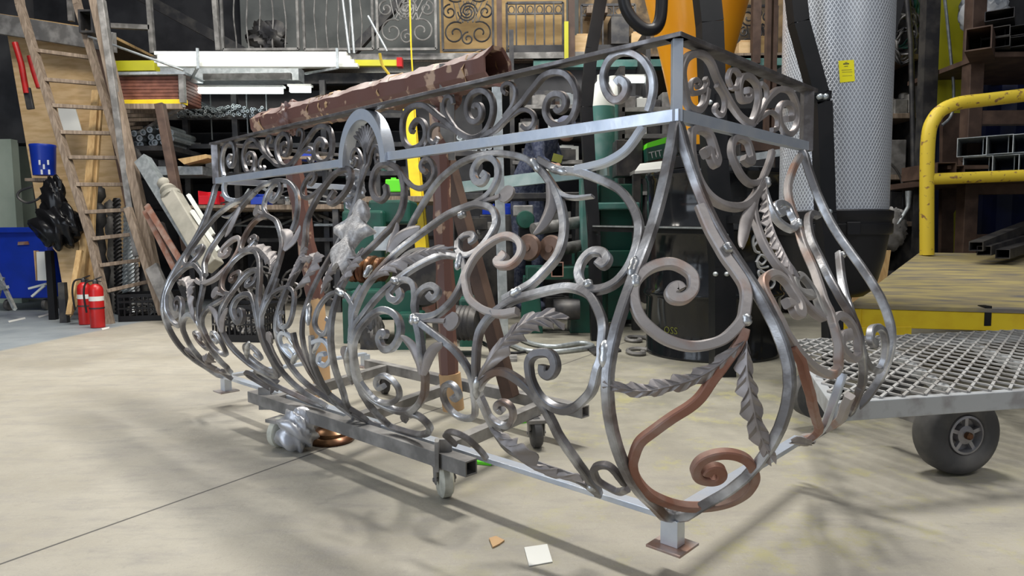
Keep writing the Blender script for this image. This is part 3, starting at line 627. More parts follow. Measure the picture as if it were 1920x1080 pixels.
# ---------------------------------------------------------------- wrapped frame standing on the dolly
YP = 2.42
pc = P(835, 150, YP)
def along(u):     # point of the beam line above that pixel column
    lo, hi = -2.0, 4.0
    for _ in range(40):
        m_ = (lo + hi) / 2; q = pc + eb * m_; d = q - CAM; uu = 960 + F * d.x / (d.y * math.cos(PT) - d.z * math.sin(PT))
        if uu > u: lo = m_
        else: hi = m_
    return pc + eb * m_
b0, b1 = along(938), along(492)
st = thing('wrapped_frame', (pc.x, pc.y, 0), 'tall frame wrapped in taped brown paper standing on the dolly inside the railing', 'wrapped frame')
bm_ = MB(); n = 44; vs = []; K = 8; rnd = random.Random(5)
t = (b1 - b0).normalized(); sx = t.cross(up).normalized(); sy = sx.cross(t)
for i in range(n + 1):
    c = b0.lerp(b1, i / n); tape = 1 + .10 * (i % 5 == 0) + rnd.uniform(-.05, .05)
    for k in range(K):
        a = 2 * PI * k / K + PI / 8; rr = .060 * tape * (1.0 + (.05 if k % 2 else 0)) + rnd.uniform(-.003, .003); vs.append(c + (sx * math.cos(a) + sy * math.sin(a)) * rr)
fs = [(i * K + k, i * K + (k + 1) % K, (i + 1) * K + (k + 1) % K, (i + 1) * K + k) for i in range(n) for k in range(K)]
fs += [tuple(range(n * K, n * K + K))]
vs += [b0 + t * .004 + (Vector(v) - b0) * .82 for v in vs[:K]]; z0 = (n + 1) * K
fs += [(k, (k + 1) % K, z0 + (k + 1) % K, z0 + k) for k in range(K)]
vs += [Vector(v) + t * .12 for v in vs[z0:z0 + K]]; fs += [(z0 + k, z0 + (k + 1) % K, z0 + K + (k + 1) % K, z0 + K + k) for k in range(K)] + [tuple(range(z0 + K, z0 + 2 * K))]
bm_.add(vs, fs).build('wrapped_beam', 'kraft', st, smooth=.5)
for f in (.05, .31, .345, .58, .62, .66, .93):
    c = b0.lerp(b1, f); tw = rnd.uniform(.003, .008); MB().tube([c - t * tw + sx * rnd.uniform(-.006, .006), c + t * tw + sy * rnd.uniform(-.006, .006)], .0655, 8, caps=False).build('tape_band', 'cardboard', st, label='pale torn tape band')
def wpost(u0, v0, u1, v1, Y, w, m, nm, bot=None):
    a, b = P(u0, v0, Y), P(u1, v1, Y); c = MB(); pts = [b.lerp(a, i / 12) for i in range(13)]
    if bot: pts[0] = Vector(bot)
    c.tube(pts, [w / 2 * (1 + .09 * math.sin(i * 2.1)) for i in range(13)], 8); return c.build(nm, m, st, smooth=.5)
wpost(822, 205, 842, 705, YP, .068, 'kraft', 'wrapped_post')
a = P(843, 700, YP); b = Vector((a.x + .012, YP, DZ + .02)); MB().tube([a, b], .040, 12).build('cardboard_sleeve', 'cardboard', st, smooth=.8, label='bare tan cardboard lower end')
q = along(560); YQ = q.y
wpost(548, 300, 592, 560, YQ, .085, 'kraft', 'wrapped_post')
a = P(592, 560, YQ); b = P(606, 745, YQ - .1); MB().tube([a, b], .040, 12).build('cardboard_sleeve', 'cardboard', st, smooth=.8)
for u, Y, s in ((838, YP, .05), (548, YQ, .06)):
    lump(P(u, 178 if u > 700 else 222, Y), s, int(u), .5, 14, (1, 1, 1.2)).build('paper_knot', 'kraft', st, smooth=1.0)
MB().bar(P(838, 120, YP - .05), P(840, 300, YP), .05, .03).build('upright_bracket', 'dsteel', st)
MB().bar(P(838, 300, 2.75), P(958, 745, 2.62), .062, .05).build('brace', 'dark_brown', st, bev=.003)
# ---------------------------------------------------------------- grey mesh cart
CZ = .30
A = G(1565, 753, CZ); Bq = G(1935, 729, CZ); e1 = (Bq - A).normalized(); Cq = G(1483, 638, CZ); e2 = (Cq - A).normalized(); Lw, Ld = 1.35, (Cq - A).length
mc = thing('mesh_cart', (A.x, A.y, 0), 'low grey platform cart with an expanded metal deck and fat dusty tyre', 'cart')
fr = MB(); cs = [A, A + e1 * Lw, A + e1 * Lw + e2 * Ld, A + e2 * Ld]
for i in range(4): fr.bar(cs[i] - up * .028, cs[(i + 1) % 4] - up * .028, .03, .056)
fr.build('deck_frame', 'cart_grey', mc, bev=.003)
cr = MB()
for f in (.33, .66): cr.bar(A + e1 * Lw * f - up * .035, A + e1 * Lw * f + e2 * Ld - up * .035, .03, .03)
cr.build('cross_bar', 'cart_grey', mc)
ms = MB(); n1, n2 = 36, 10; wv = .0035; dz = .0
def strand(i0, j0, i1, j1):
    a = A + e1 * (Lw * i0 / n1) + e2 * (Ld * j0 / n2) + up * .003; b = A + e1 * (Lw * i1 / n1) + e2 * (Ld * j1 / n2) + up * .003; ms.bar(a, b, .0085, .006)
for i in range(n1):
    for j in range(n2 * 2):
        if (i + j) % 2 == 0: strand(i, j / 2, i + 1, (j + 1) / 2)
        else: strand(i, (j + 1) / 2, i + 1, j / 2)
ms.build('mesh_deck', 'mesh_grey', mc)
qn = Vector((e1.y, -e1.x, 0)); wc = G(1790, 893); wr = .136; wx = Vector((wc.x, wc.y, wr)) + Vector((.02, .035, 0))
ax = qn
ty = MB().lathe(wx, [(.060, .030), (.072, .046), (.100, .052), (.124, .044), (.134, .028), (.136, 0), (.134, -.028), (.124, -.044), (.100, -.052), (.06, -.04), (.06, .03)], 48, ax, caps=False).build('tyre', 'rubber', mc, smooth=1.0)
rm = MB().lathe(wx, [(.063, .034), (.063, .044), (.056, .046), (.054, .020), (.03, .016), (.03, .04), (.02, .044), (.001, .044)], 36, ax, caps=False)
ux = e1; uy = up
for k in range(5):
    a = 2 * PI * k / 5 + .3; dv = ux * math.cos(a) + uy * math.sin(a); rm.bar(wx + ax * .034 + dv * .022, wx + ax * .034 + dv * .056, .012, .012, up=ax)
rm.build('rim', 'rim', mc, smooth=.7)
MB().lathe(wx, [(.012, .03), (.012, .056), (.008, .060), (.001, .06)], 12, ax).build('axle_nut', 'brass', mc)
hub = MB(); hub.box(tuple(wx + Vector((0, .16, .085))), (.12, .10, .02)); hub.bar(wx - ax * .06, wx - ax * .30, .03, .03); hub.build('axle', 'dsteel', mc)
b2 = wx + e1 * .0 + e2 * .8; MB().lathe(b2, [(.06, .04), (.1, .05), (.134, .028), (.134, -.028), (.1, -.05), (.06, -.04)], 36, ax).build('tyre', 'rubber', mc, smooth=1.0)
for k in (1,):
    b2 = wx - e1 * .42 + e2 * .62; MB().lathe(b2, [(.06, .03), (.09, .03), (.09, -.03), (.06, -.03)], 28, ax).build('tyre', 'rubber', mc, smooth=1.0)
# ---------------------------------------------------------------- yellow platform trolley behind it
TZ = .40; YA = 3.42; fl = P(1594, 578, YA); frp = P(1990, 590, YA); bl = P(1724, 478, 5.6); br_ = P(2110, 482, 5.6)
yt = thing('platform_trolley', (fl.x, fl.y, 0), 'yellow platform trolley with a worn plywood deck and chipped tubular handle', 'trolley')
MB().prism([fl, frp, br_, bl], (0, 0, .02)).build('deck', 'deck', yt, label='worn stained plywood deck')
fr = MB(); fr.bar(fl + Vector((0, .03, -.048)), frp + Vector((0, .03, -.048)), .05, .095); fr.bar(bl - up * .05, br_ - up * .05, .05, .09); fr.bar(fl + Vector((.03, 0, -.05)), bl + Vector((.03, 0, -.05)), .05, .09)
fr.build('frame', 'yellow', yt, bev=.004)
MB().box(tuple(fl + Vector((.17, .10, -.135))), (.30, .2, .075)).build('caster_plate', 'yellow', yt, bev=.004)
for k, fx in enumerate((.12, 1.2)):
    c = Vector((fl.x + fx, fl.y + .20, .085)); MB().lathe(c, [(.01, -.025), (.08, -.025), (.085, -.018), (.085, .018), (.08, .025), (.01, .025)], 28, (1, .2, 0)).build('wheel', 'rubber', yt, smooth=.8)
    MB().box((c.x, c.y, .205), (.07, .08, .10)).build('caster_fork', 'yellow', yt)
a = P(1854, 578, YA); MB().box((a.x, YA + .03, fl.z - .047), (.035, .056, .102)).build('tape_wrap', 'blackpaint', yt, label='black tape round the front edge')
c = Vector((bl.x + .2, bl.y - .2, .085)); MB().lathe(c, [(.01, -.025), (.085, -.02), (.085, .02), (.01, .025)], 28, (1, .2, 0)).build('wheel', 'rubber', yt, smooth=.8); MB().box((c.x, c.y, .31), (.07, .08, .3)).build('caster_fork', 'yellow', yt)
hp = [P(1738, 478, 5.4), P(1738, 330, 5.4), P(1741, 255, 5.4), P(1750, 225, 5.4), P(1768, 205, 5.4), P(1800, 193, 5.4), P(1850, 187, 5.4), P(1940, 176, 5.4)]
MB().tube(smooth_path(hp, 5), .052, 12).build('handle', 'yellow_worn', yt, smooth=.9, label='bent yellow tube handle with chipped paint')
MB().tube([P(1742, 336, 5.4), P(1940, 328, 5.4)], .045, 12).build('handle_crossbar', 'yellow_worn', yt, smooth=.9)
for i, (u, v, u2, v2) in enumerate(((1830, 462, 1925, 418), (1845, 470, 1935, 440), (1880, 476, 1950, 450))):
    MB().hollow(P(u, v, 4.9), P(u2 + 30, v2 - 6, 6.2), .09, .07, .006).build('steel_channel', 'darksteel', None, ('dark steel tube lying topmost at the back of the yellow trolley', 'dark steel tube lying in the middle of the pile on the trolley', 'dark steel tube lying lowest in the pile on the trolley')[i], 'steel tube', 'dark tubes lying on the yellow trolley')
# ---------------------------------------------------------------- bits on the floor
q = [G(983, 1028), G(1026, 1022), G(1036, 1055), G(992, 1063)]
MB().prism([p + up * .001 for p in q], (0, 0, .002)).build('paper_card', 'paper', None, 'square white tag lying on the concrete near the front foot', 'paper')
c = (q[0] + q[2]) / 2 + up * .0035
q = [G(917, 1012), G(930, 1008), G(946, 1016), G(936, 1023), G(924, 1029)]
MB().prism([p + up * .001 for p in q], (0, 0, .004)).build('cardboard_scrap', 'cardboard', None, 'small torn brown cardboard scrap on the floor beside the white tag', 'cardboard scrap')
for i, (pp, lb) in enumerate((('15,602 47,595 48,598 17,605', 'long white paint dash on the grey lane'), ('71,593 93,587 94,590 73,596', 'short white paint dash on the grey lane nearer the leaning boards'), ('190,616 205,613 205,616 192,619', 'small white scrap lying at the foot of the ladder'))):
    MB().prism([G(*p) + up * .001 for p in px(pp)], (0, 0, .001)).build('floor_mark', 'paper', None, lb, 'floor mark')
q = G(980, 792); MB().box((q.x, q.y, .012), (.035, .03, .024), Matrix.Rotation(.5, 3, 'Z')).build('tape_scrap', 'lime', None, 'small lime green scrap on the floor beside the rear caster', 'scrap')
MB().bar(G(885, 868) + up * .006, G(922, 872) + up * .006, .02, .01).build('green_strip', 'lime', None, 'thin green strip on the floor under the front bottom rail', 'strip')

b = MB(); vs = []; rnd = random.Random(8); n = 16
for i in range(n + 1):
    for j in range(5): vs.append(P(648 + j * 9 + 10 * math.sin(i * .5) * (i > 9) - .5 * max(0, i - 9) * j, 318 + i * 5.6, 2.78) + Vector((rnd.uniform(-.006, .006), rnd.uniform(-.02, .02), rnd.uniform(-.005, .005))))
b.add(vs, [(i * 5 + j, i * 5 + j + 1, i * 5 + j + 6, i * 5 + j + 5) for i in range(n) for j in range(4)]); o = b.build('foil_sheet', 'foil', st, label='hanging strip of crumpled foil', smooth=.3)
sd = o.modifiers.new('thick', 'SOLIDIFY'); sd.thickness = .003
# ---------------------------------------------------------------- dust collector: cone, frame, filter
dc = thing('dust_collector', P(1335, 715, 3.55) * 1, 'orange cone dust collector on a black frame with a tall silver mesh filter', 'dust collector')
dc.location = (P(1335, 715, 3.55).x, 4.3, 0)
cx = P(1305, 200, 4.4)
def zat(v, Y, u=1305): return P(u, v, Y).z
MB().lathe((cx.x, 4.4, 0), [(.10, 1.24), (.11, 1.34), (.165, zat(190, 4.4)), (.225, zat(110, 4.4)), (.32, zat(0, 4.4)), (.46, 2.85), (.46, 3.3), (.2, 3.32)], 48, caps=False).build('cone', 'orange', dc, smooth=.9, label='bright orange cone')
MB().lathe((cx.x, 4.4, 0), [(.15, 1.20), (.15, 1.27), (.11, 1.28), (.11, 1.34), (.125, 1.34), (.125, 1.30)], 32).build('cone_collar', 'blackpaint', dc, smooth=.7)
ps = MB(); a, b = P(1326, -60, 3.62), P(1357, 715, 3.62); a.y = 3.62; b.z = 0
ps.bar(a, b, .012, .13, up=(1, 0, 0)); 
def angle_leg(nm, pts, w, yaw=0.0):
    m_ = MB()
    for i in range(len(pts) - 1):
        a, b = Vector(pts[i]), Vector(pts[i + 1]); m_.bar(a, b, w, .012, up=(math.sin(yaw), -math.cos(yaw), 0)); m_.bar(a + Vector((-w / 2 + .006, w / 2, 0)), b + Vector((-w / 2 + .006, w / 2, 0)), .012, w, up=(0, -1, 0))
    return m_.build(nm, 'blackpaint', dc)
angle_leg('frame_leg', [P(1322, -90, 3.62), P(1336, 40, 3.62), P(1345, 300, 3.62), P(1360, 500, 3.62), (P(1360, 716, 3.62).x, 3.62, 0)], .115)
angle_leg('frame_leg', [P(1138, -60, 4.9), P(1110, 90, 4.9), P(1100, 200, 4.9), P(1107, 330, 4.9), P(1115, 440, 4.9), (P(1120, 600, 4.9).x, 4.9, 0)], .085)
angle_leg('frame_leg', [P(1492, -60, 3.05), P(1503, 40, 3.05), P(1540, 175, 3.05), P(1546, 190, 3.05), P(1553, 400, 3.05), P(1565, 520, 3.05), (P(1572, 640, 3.05).x, 3.05, 0)], .068)
angle_leg('frame_leg', [P(1700, -60, 4.6), P(1610, 300, 4.6), (P(1580, 600, 4.6).x, 4.6, 0)], .07)
cb = MB(); cb.bar(P(1340, 190, 3.62), P(1556, 186, 3.05), .012, .075); cb.build('cross_brace', 'blackpaint', dc)
cb = MB(); cb.bar(P(1113, 428, 4.9), P(1360, 432, 3.64), .03, .045); cb.build('cross_brace', 'blackpaint', dc)
cb = MB(); cb.bar(P(1113, 424, 4.88), P(1350, 428, 3.63), .02, .010); cb.build('edge_highlight', 'galv', dc, label='pale bar laid on as the edge highlight of the cross brace')  # highlight on the black brace's edge, added as a pale bar
cb = MB(); cb.bar(P(1360, 412, 3.64), P(1560, 402, 3.05), .03, .04); cb.build('cross_brace', 'blackpaint', dc)
for u, v, Y in ((1332, 192, 3.6), (1538, 181, 3.03), (1548, 181, 3.03), (1542, 397, 3.03), (1555, 397, 3.03), (1362, 442, 3.6), (1342, 514, 3.6), (1363, 514, 3.6)):
    MB().lathe(P(u, v, Y), [(.001, -.012), (.011, -.008), (.013, 0), (.013, .01)], 10, (0, 1, 0)).build('bolt', 'galv', dc, smooth=1.0)
# filter with a raised diamond mesh
R_ = .248; fx = P(1566, 200, 3.36)
m = bpy.data.materials.new('filter_mesh'); m.use_nodes = True; nt = m.node_tree; N = nt.nodes; L = nt.links; bs = N['Principled BSDF']
tc = N.new('ShaderNodeTexCoord'); sp = N.new('ShaderNodeSeparateXYZ'); L.new(tc.outputs['Object'], sp.inputs[0])
def mth(op, a, b=None):
    x = N.new('ShaderNodeMath'); x.operation = op
    for i, q in enumerate((a, b)):
        if q is None: continue
        if isinstance(q, (int, float)): x.inputs[i].default_value = q
        else: L.new(q, x.inputs[i])
    return x.outputs[0]
th = mth('MULTIPLY', mth('ARCTAN2', sp.outputs['Y'], sp.outputs['X']), R_); k = 2 * PI / .017
s1 = mth('SINE', mth('MULTIPLY', mth('ADD', mth('MULTIPLY', th, 1.0), mth('MULTIPLY', sp.outputs['Z'], .6)), k)); s2 = mth('SINE', mth('MULTIPLY', mth('SUBTRACT', mth('MULTIPLY', th, 1.0), mth('MULTIPLY', sp.outputs['Z'], .6)), k))
pt_ = mth('MAXIMUM', s1, s2); r = N.new('ShaderNodeMapRange'); r.inputs[1].default_value = .45; r.inputs[2].default_value = .85; L.new(pt_, r.inputs[0])
mx = N.new('ShaderNodeMix'); mx.data_type = 'RGBA'; L.new(r.outputs[0], mx.inputs[0]); mx.inputs[6].default_value = (.33, .35, .39, 1); mx.inputs[7].default_value = (.72, .76, .82, 1); L.new(mx.outputs[2], bs.inputs['Base Color'])
bs.inputs['Metallic'].default_value = .45; bs.inputs['Roughness'].default_value = .38
bp = N.new('ShaderNodeBump'); bp.inputs['Strength'].default_value = .5; bp.inputs['Distance'].default_value = .003; L.new(r.outputs[0], bp.inputs['Height']); L.new(bp.outputs[0], bs.inputs['Normal'])
zb_ = P(1566, 400, 3.12).z
fo = MB().lathe((0, 0, 0), [(R_, 0), (R_, 2.2)], 72, caps=False).build('filter', m, dc, smooth=1.2, label='tall silver diamond mesh filter'); fo.location = (fx.x, 3.36, zb_)
MB().lathe((fx.x, 3.36, 0), [(.2, zb_ - .10), (.262, zb_ - .10), (.268, zb_ - .09), (.268, zb_ - .05), (.262, zb_ - .045), (.262, zb_ - .03), (.268, zb_ - .02), (.268, zb_ + .012), (.245, zb_ + .02)], 60, caps=False).build('clamp_ring', 'black_plastic', dc, smooth=.6)
MB().lathe((fx.x, 3.36, 0), [(.001, zb_ - .40), (.15, zb_ - .40), (.20, zb_ - .36), (.235, zb_ - .22), (.252, zb_ - .10)], 60, caps=False).build('dust_bin', 'black_plastic', dc, smooth=1.0)
MB().box((P(1600, 394, 3.1).x, 3.10, zb_ - .07), (.06, .03, .06)).build('latch', 'black_plastic', dc, bev=.004); MB().box((P(1663, 365, 3.2).x, 3.24, zb_ - .01), (.05, .03, .04)).build('latch', 'black_plastic', dc, bev=.004)
# yellow tag taped on the filter
tg = MB(); vs = []; a0 = math.atan2(-1, 0); 
def onf(u, v, off):
    d = ray(u, v); o = CAM - Vector((fx.x, 3.36, 0)); aa = d.x ** 2 + d.y ** 2; bb = o.x * d.x + o.y * d.y; c_ = o.x ** 2 + o.y ** 2 - (R_ + off) ** 2
    l = (-bb - math.sqrt(bb * bb - aa * c_)) / aa; return CAM + d * l
n = 6
vs = [onf(1572 + 29 * i / n, 114 - 2 * i / n, .004) for i in range(n + 1)] + [onf(1575 + 28 * i / n, 155 - 3 * i / n, .004) for i in range(n + 1)]
tg.add(vs, [(i, i + 1, n + 2 + i, n + 1 + i) for i in range(n)]); tl = tg.build('warning_tag', 'label_yellow', dc, smooth=1.0, label='bright yellow printed tag')
ik = MB()
for (u0, v0, u1, v1) in ((1581, 119, 1592, 121), (1584, 117, 1589, 118), (1583, 124, 1590, 125), (1578, 131, 1597, 131.8), (1579, 135, 1598, 135.7), (1579, 142, 1598, 142.6)):
    ik.add([onf(u0, v0, .005), onf(u1, v0 - .6, .005), onf(u1, v1 - .6, .005), onf(u0, v1, .005)], [(0, 1, 2, 3)])
ik.build('printed_lines', 'ink', tl)
# ---------------------------------------------------------------- black drum
dx = P(1336, 500, 4.42); DR = .425
dr = thing('steel_drum', (dx.x, 4.42, 0), 'large glossy black steel drum under the orange cone', 'drum')
pr = [(DR - .02, .02), (DR + .004, .0), (DR + .006, .02), (DR, .03)]
for zr in (.40, .80): pr += [(DR, zr - .03), (DR + .018, zr - .012), (DR + .022, zr), (DR + .018, zr + .012), (DR, zr + .03)]
pr += [(DR, 1.12), (DR + .008, 1.13), (DR + .008, 1.16), (DR - .01, 1.165)]
MB().lathe((dx.x, 4.42, 0), pr, 72, caps=False).build('body', 'gloss_black', dr, smooth=.9)
MB().lathe((dx.x, 4.42, 0), [(.001, 1.19), (.14, 1.20), (.38, 1.18), (DR + .01, 1.17), (DR + .014, 1.15), (DR + .01, 1.14)], 60, caps=False).build('lid', 'gloss_black', dr, smooth=.9)
def text(s, loc, size, m, parent, rot, name, ext=.001):
    c = bpy.data.curves.new(name, 'FONT'); c.body = s; c.size = size; c.extrude = ext; c.align_x = 'CENTER'; c.align_y = 'CENTER'
    o = bpy.data.objects.new(name, c); COL.objects.link(o); me = bpy.data.meshes.new_from_object(o); bpy.data.objects.remove(o)
    me.transform(Matrix.Translation(Vector(loc)) @ rot.to_4x4()); me.materials.append(M[m]) if len(me.materials) == 0 else me.materials.__setitem__(0, M[m])
    q = bpy.data.objects.new(name, me); COL.objects.link(q)
    if parent: q.parent = parent; q.matrix_parent_inverse = Matrix.Translation(-parent.location)
    return q
def rot_face(nrm, roll=0.0):
    n = Vector(nrm).normalized(); x = Vector((-n.y, n.x, 0)).normalized(); y = n.cross(x)
    return Matrix((x, y, n)).transposed() @ Matrix.Rotation(roll, 3, 'Z')
def on_drum(u, v, off=.003):
    d = ray(u, v); o = CAM - Vector((dx.x, 4.42, 0)); aa = d.x ** 2 + d.y ** 2; bb = o.x * d.x + o.y * d.y; c_ = o.x ** 2 + o.y ** 2 - (DR + off) ** 2
    return CAM + d * ((-bb - math.sqrt(max(0, bb * bb - aa * c_))) / aa)
def drum_text(s, u, v, size, m, name, roll=0.0, squeeze=1.0):
    c = bpy.data.curves.new(name, 'FONT'); c.body = s; c.size = size; c.align_x = 'CENTER'; c.align_y = 'CENTER'; c.resolution_u = 2
    o = bpy.data.objects.new(name, c); COL.objects.link(o); me = bpy.data.meshes.new_from_object(o); bpy.data.objects.remove(o)
    me.transform(Matrix.Rotation(roll, 4, 'Z')); ctr = on_drum(u, v); a0 = math.atan2(ctr.y - 4.42, ctr.x - dx.x)
    for q in me.vertices:
        a = a0 + q.co.x * squeeze / DR; zz = ctr.z + q.co.y; q.co = (dx.x + (DR + .003) * math.cos(a), 4.42 + (DR + .003) * math.sin(a), zz)
    me.materials.clear(); me.materials.append(M[m]); q = bpy.data.objects.new(name, me); COL.objects.link(q); q.parent = dr; q.matrix_parent_inverse = Matrix.Translation(-dr.location); return q
drum_text('OSS', 1257, 620, .062, 'mark_yellow', 'written_letters')
# white script letters running up the right of the drum
sc_ = MB()
for pts in ('1412,462 1420,452 1417,440 1412,452 1416,470 1424,474', '1418,492 1426,478 1436,486 1428,496 1420,490 1424,502 1440,500', '1432,512 1422,508 1426,520 1438,520 1446,512', '1430,528 1440,520 1452,528 1446,540 1434,538', '1424,505 1436,512 1450,505'):
    q = [on_drum(min(u, 1456), v, .006) for u, v in smooth2(px(pts))] if False else [on_drum(min(u, 1452), v, .006) for u, v in px(pts)]
    sc_.tube(smooth_path(q, 4), .0085, 6)
o = sc_.build('painted_lettering', 'mark_white', dr, smooth=1.0, label='white painted looping lettering')
# ---------------------------------------------------------------- right side: steel column, racks
YC = 6.6
one('wide_flange_column', 'yellow_green', 'tall yellow painted steel column behind the yellow trolley', 'column', fn=lambda b: (pb(b, 1760, -80, 1815, 212, YC, .02), pb(b, 1783, -80, 1791, 212, YC + .02, .2), pb(b, 1787, 212, 1817, 596, YC, .02)))
one('column_sheath', 'dark_brown', 'grimy dark brown boarding strapped round the foot of the yellow column', 'boarding', fn=lambda b: b.prism([P(1768, 212, YC - .06), P(1816, 212, YC - .06), P(1814, 360, YC - .06), P(1788, 400, YC - .06), P(1788, 560, YC - .06), P(1764, 560, YC - .06)], (0, .05, 0)))
c = MB(); c.tube(smooth_path([P(*a, YC - .12) for a in ((1768, -30), (1776, 40), (1783, 110), (1788, 170), (1784, 215), (1766, 235))], 6), .014, 8); c.build('grey_cable', 'galv', None, 'grey cable hanging down the face of the yellow column', 'cable', smooth=1.2)
one('steel_post', 'darksteel', 'dark steel post just left of the yellow column', 'post', fn=lambda b: b.box(((P(1745, 0, 6.4).x), 6.4, 2.0), (.13, .1, 4.0)))
# right hand rack
YR = 6.0
rk = thing('pipe_rack', P(1830, 400, YR), 'heavy brown steel rack holding square tubes behind the trolley handle', 'rack'); rk.location.z = 0
for u, Y in ((1830, YR), (2080, YR)):
    x = P(u, 0, YR).x; MB().box((x, Y, 1.6), (.12, .12, 3.2)).build('upright', 'dark_brown', rk, bev=.005)
for v in (92, 222, 352, 452):
    b = MB(); a_ = P(1834, v, YR); b.box((a_.x + .6, YR, a_.z), (1.3, .10, .12)); b.build('beam', 'dark_brown', rk, bev=.004)
o = MB(); a_ = P(1803, 85, YR - .3); o.hollow((a_.x, YR - .5, a_.z), (a_.x + .35, YR - .06, a_.z), .18, .18, .01); o.build('stub_arm', 'dark_brown', rk)
one('dark_sheet', 'dark_blue', 'dark navy tarpaulin hanging at the back of the steel rack', 'tarpaulin', fn=lambda b: b.prism([Vector((P(1835, 140, 7).x + .03 * math.sin(i * 1.7), 7.6 + .04 * math.cos(i * 2.2), .2)) + Vector((i * .12, 0, 0)) for i in range(16)] + [Vector((P(1835, 140, 7).x + i * .12, 7.66, .2)) for i in range(15, -1, -1)], (0, 0, 2.6)))
def tubes(lst, w, h, Y, L_, m, lab, grp, t_=.006, dx_=.0):
    for i, (u, v) in enumerate(lst):
        a = P(u, v, Y); MB().hollow(a, a + Vector((L_ * .62, L_ * .8, 0)), w, h, t_).build('square_tube', m, None, lab[i], 'steel tube', grp)
wq = .205
tubes([(1822, 275), (1871, 271), (1919, 268), (1833, 311), (1882, 308), (1930, 305)], .205, .155, 5.6, 1.6, 'galv',
      ['leftmost galvanised square tube in the upper row behind the yellow handle', 'second galvanised square tube in the upper row behind the yellow handle', 'galvanised square tube cut by the photo edge in the upper row', 'leftmost galvanised square tube in the lower row resting on the crossbar height', 'second galvanised square tube in the lower row behind the yellow handle', 'galvanised square tube cut by the photo edge in the lower row'], 'galvanised square tubes stacked behind the handle')
for i in range(0): pass
sh = MB(); a_ = P(1800, 328, 5.6); sh.box((a_.x + .9, 6.2, a_.z - .03), (1.8, 1.1, .05)); o = sh.build('rack_shelf', 'dark_brown', rk)
tubes([(1872, 22), (1925, 18), (1860, 58), (1915, 55), (1867, 78), (1918, 74)] if False else [(1874, 27), (1866, 60), (1912, 56), (1866, 80), (1912, 77)], .20, .082, 5.7, 1.8, 'darksteel',
      ['topmost dark flat tube of the stack at the upper corner', 'dark flat tube in the second row, beside the plastic wrap', 'dark flat tube in the second row, further right', 'lowest dark flat tube of the upper stack, leftmost', 'lowest dark flat tube of the upper stack, further right'], 'dark rectangular tubes on the top of the rack', .005)
a_ = P(1866, 92, 5.7); MB().box((a_.x + .85, 6.3, a_.z - .03), (1.8, 1.1, .04)).build('rack_shelf', 'dark_brown', rk)
lump(P(1845, 22, 6.3), .19, 9, .4, 18, (.9, .9, 1.1)).build('plastic_wrap', 'clear_wrap', None, 'crumpled cloudy plastic wrap stuffed at the top of the rack', 'plastic wrap', smooth=1.3)
for i, (u, v, w, h, lb) in enumerate(((1775, 318, .16, .12, 'short dark brown tube end sticking out beside the galvanised tubes'), (1800, 320, .08, .09, 'second short brown tube end under the galvanised tubes'))):
    a = P(u, v, 5.55); MB().hollow(a, a + Vector((0, .5, 0)), w, h, .008).build('tube_offcut', 'dark_brown', None, lb, 'steel tube', smooth=None)
MB().box((P(1785, 330, 5.8).x, 5.85, P(0, 331, 5.8).z - .02), (.34, .5, .03)).build('rack_shelf', 'dark_brown', rk)
# shelves and hoses between the filter and the yellow column
YS = 6.9
sr = thing('storage_shelf', (P(1700, 0, YS).x, YS, 0), 'narrow dark shelf full of scrap beside the mesh filter', 'shelf')
for u in (1652, 1737): MB().box((P(u, 0, YS).x, YS + .3, 1.7), (.06, .5, 3.4)).build('upright', 'darksteel', sr)
MB().box((P(1695, 0, YS).x, YS + .62, 1.7), (.5, .03, 3.4)).build('back_panel', 'wall_dark', sr)
for v in (106, 217, 332, 420): a_ = P(1697, v, YS); MB().box((a_.x, YS + .28, a_.z), (.46, .56, .05)).build('shelf_board', 'wood', sr, bev=.004)
MB().tube([P(1698, -40, YS - .15), P(1708, 80, YS - .15), P(1713, 300, YS - .15), (P(1710, 340, YS).x, YS - .15, .0)], .026, 10).build('conduit', 'darksteel', None, 'vertical dark conduit standing in front of the scrap shelf', 'conduit', smooth=1)
rnd = random.Random(11)
for i, (r_, col, lb) in enumerate(((.30, 'green', 'dark green hose loop hanging highest beside the filter'), (.25, 'darksteel', 'black hose coil hung beneath the green hose'), (.20, 'dsteel', 'grey wire coil hung over the upper shelf edge'), (.16, 'darksteel', 'small black cable coil hung beside the conduit'))):
    c = P(1690, 30 + i * 20, YS - .05); pts = []
    for k in range(60):
        a = k * .35; q = r_ * (1 + .12 * math.sin(k * .9 + i)); pts.append(c + Vector((math.cos(a) * q * .55, rnd.uniform(-.05, .05) - .02 * i, math.sin(a) * q)))
    MB().tube(pts, .011, 6).build('hose_coil', col, None, lb, 'hose', smooth=1.3)
for i, (u0, v0, u1, v1, m, lb) in enumerate(((1678, 186, 1702, 214, 'dsteel', 'grey metal box on the second shelf beside the filter'), (1662, 118, 1674, 150, 'red', 'small red tin at the left end of the second shelf'), (1704, 176, 1728, 212, 'dsteel', 'larger dusty grey casting at the right end of the second shelf'), (1664, 262, 1698, 328, 'dsteel', 'tall dusty grey block on the third shelf'), (1670, 360, 1716, 417, 'darksteel', 'dark motor housing on the lowest shelf beside the dust bin'))):
    b = MB(); pb(b, u0, v0, u1, v1, YS + .08, .25); a_ = P((u0 + u1) / 2, v0, YS); b.lathe((a_.x, YS + .2, a_.z + .0), [(.05, -.02), (.05, .035), (.03, .05), (.001, .05)], 12); b.build('scrap_part', m, None, lb, 'machine part', bev=.008)
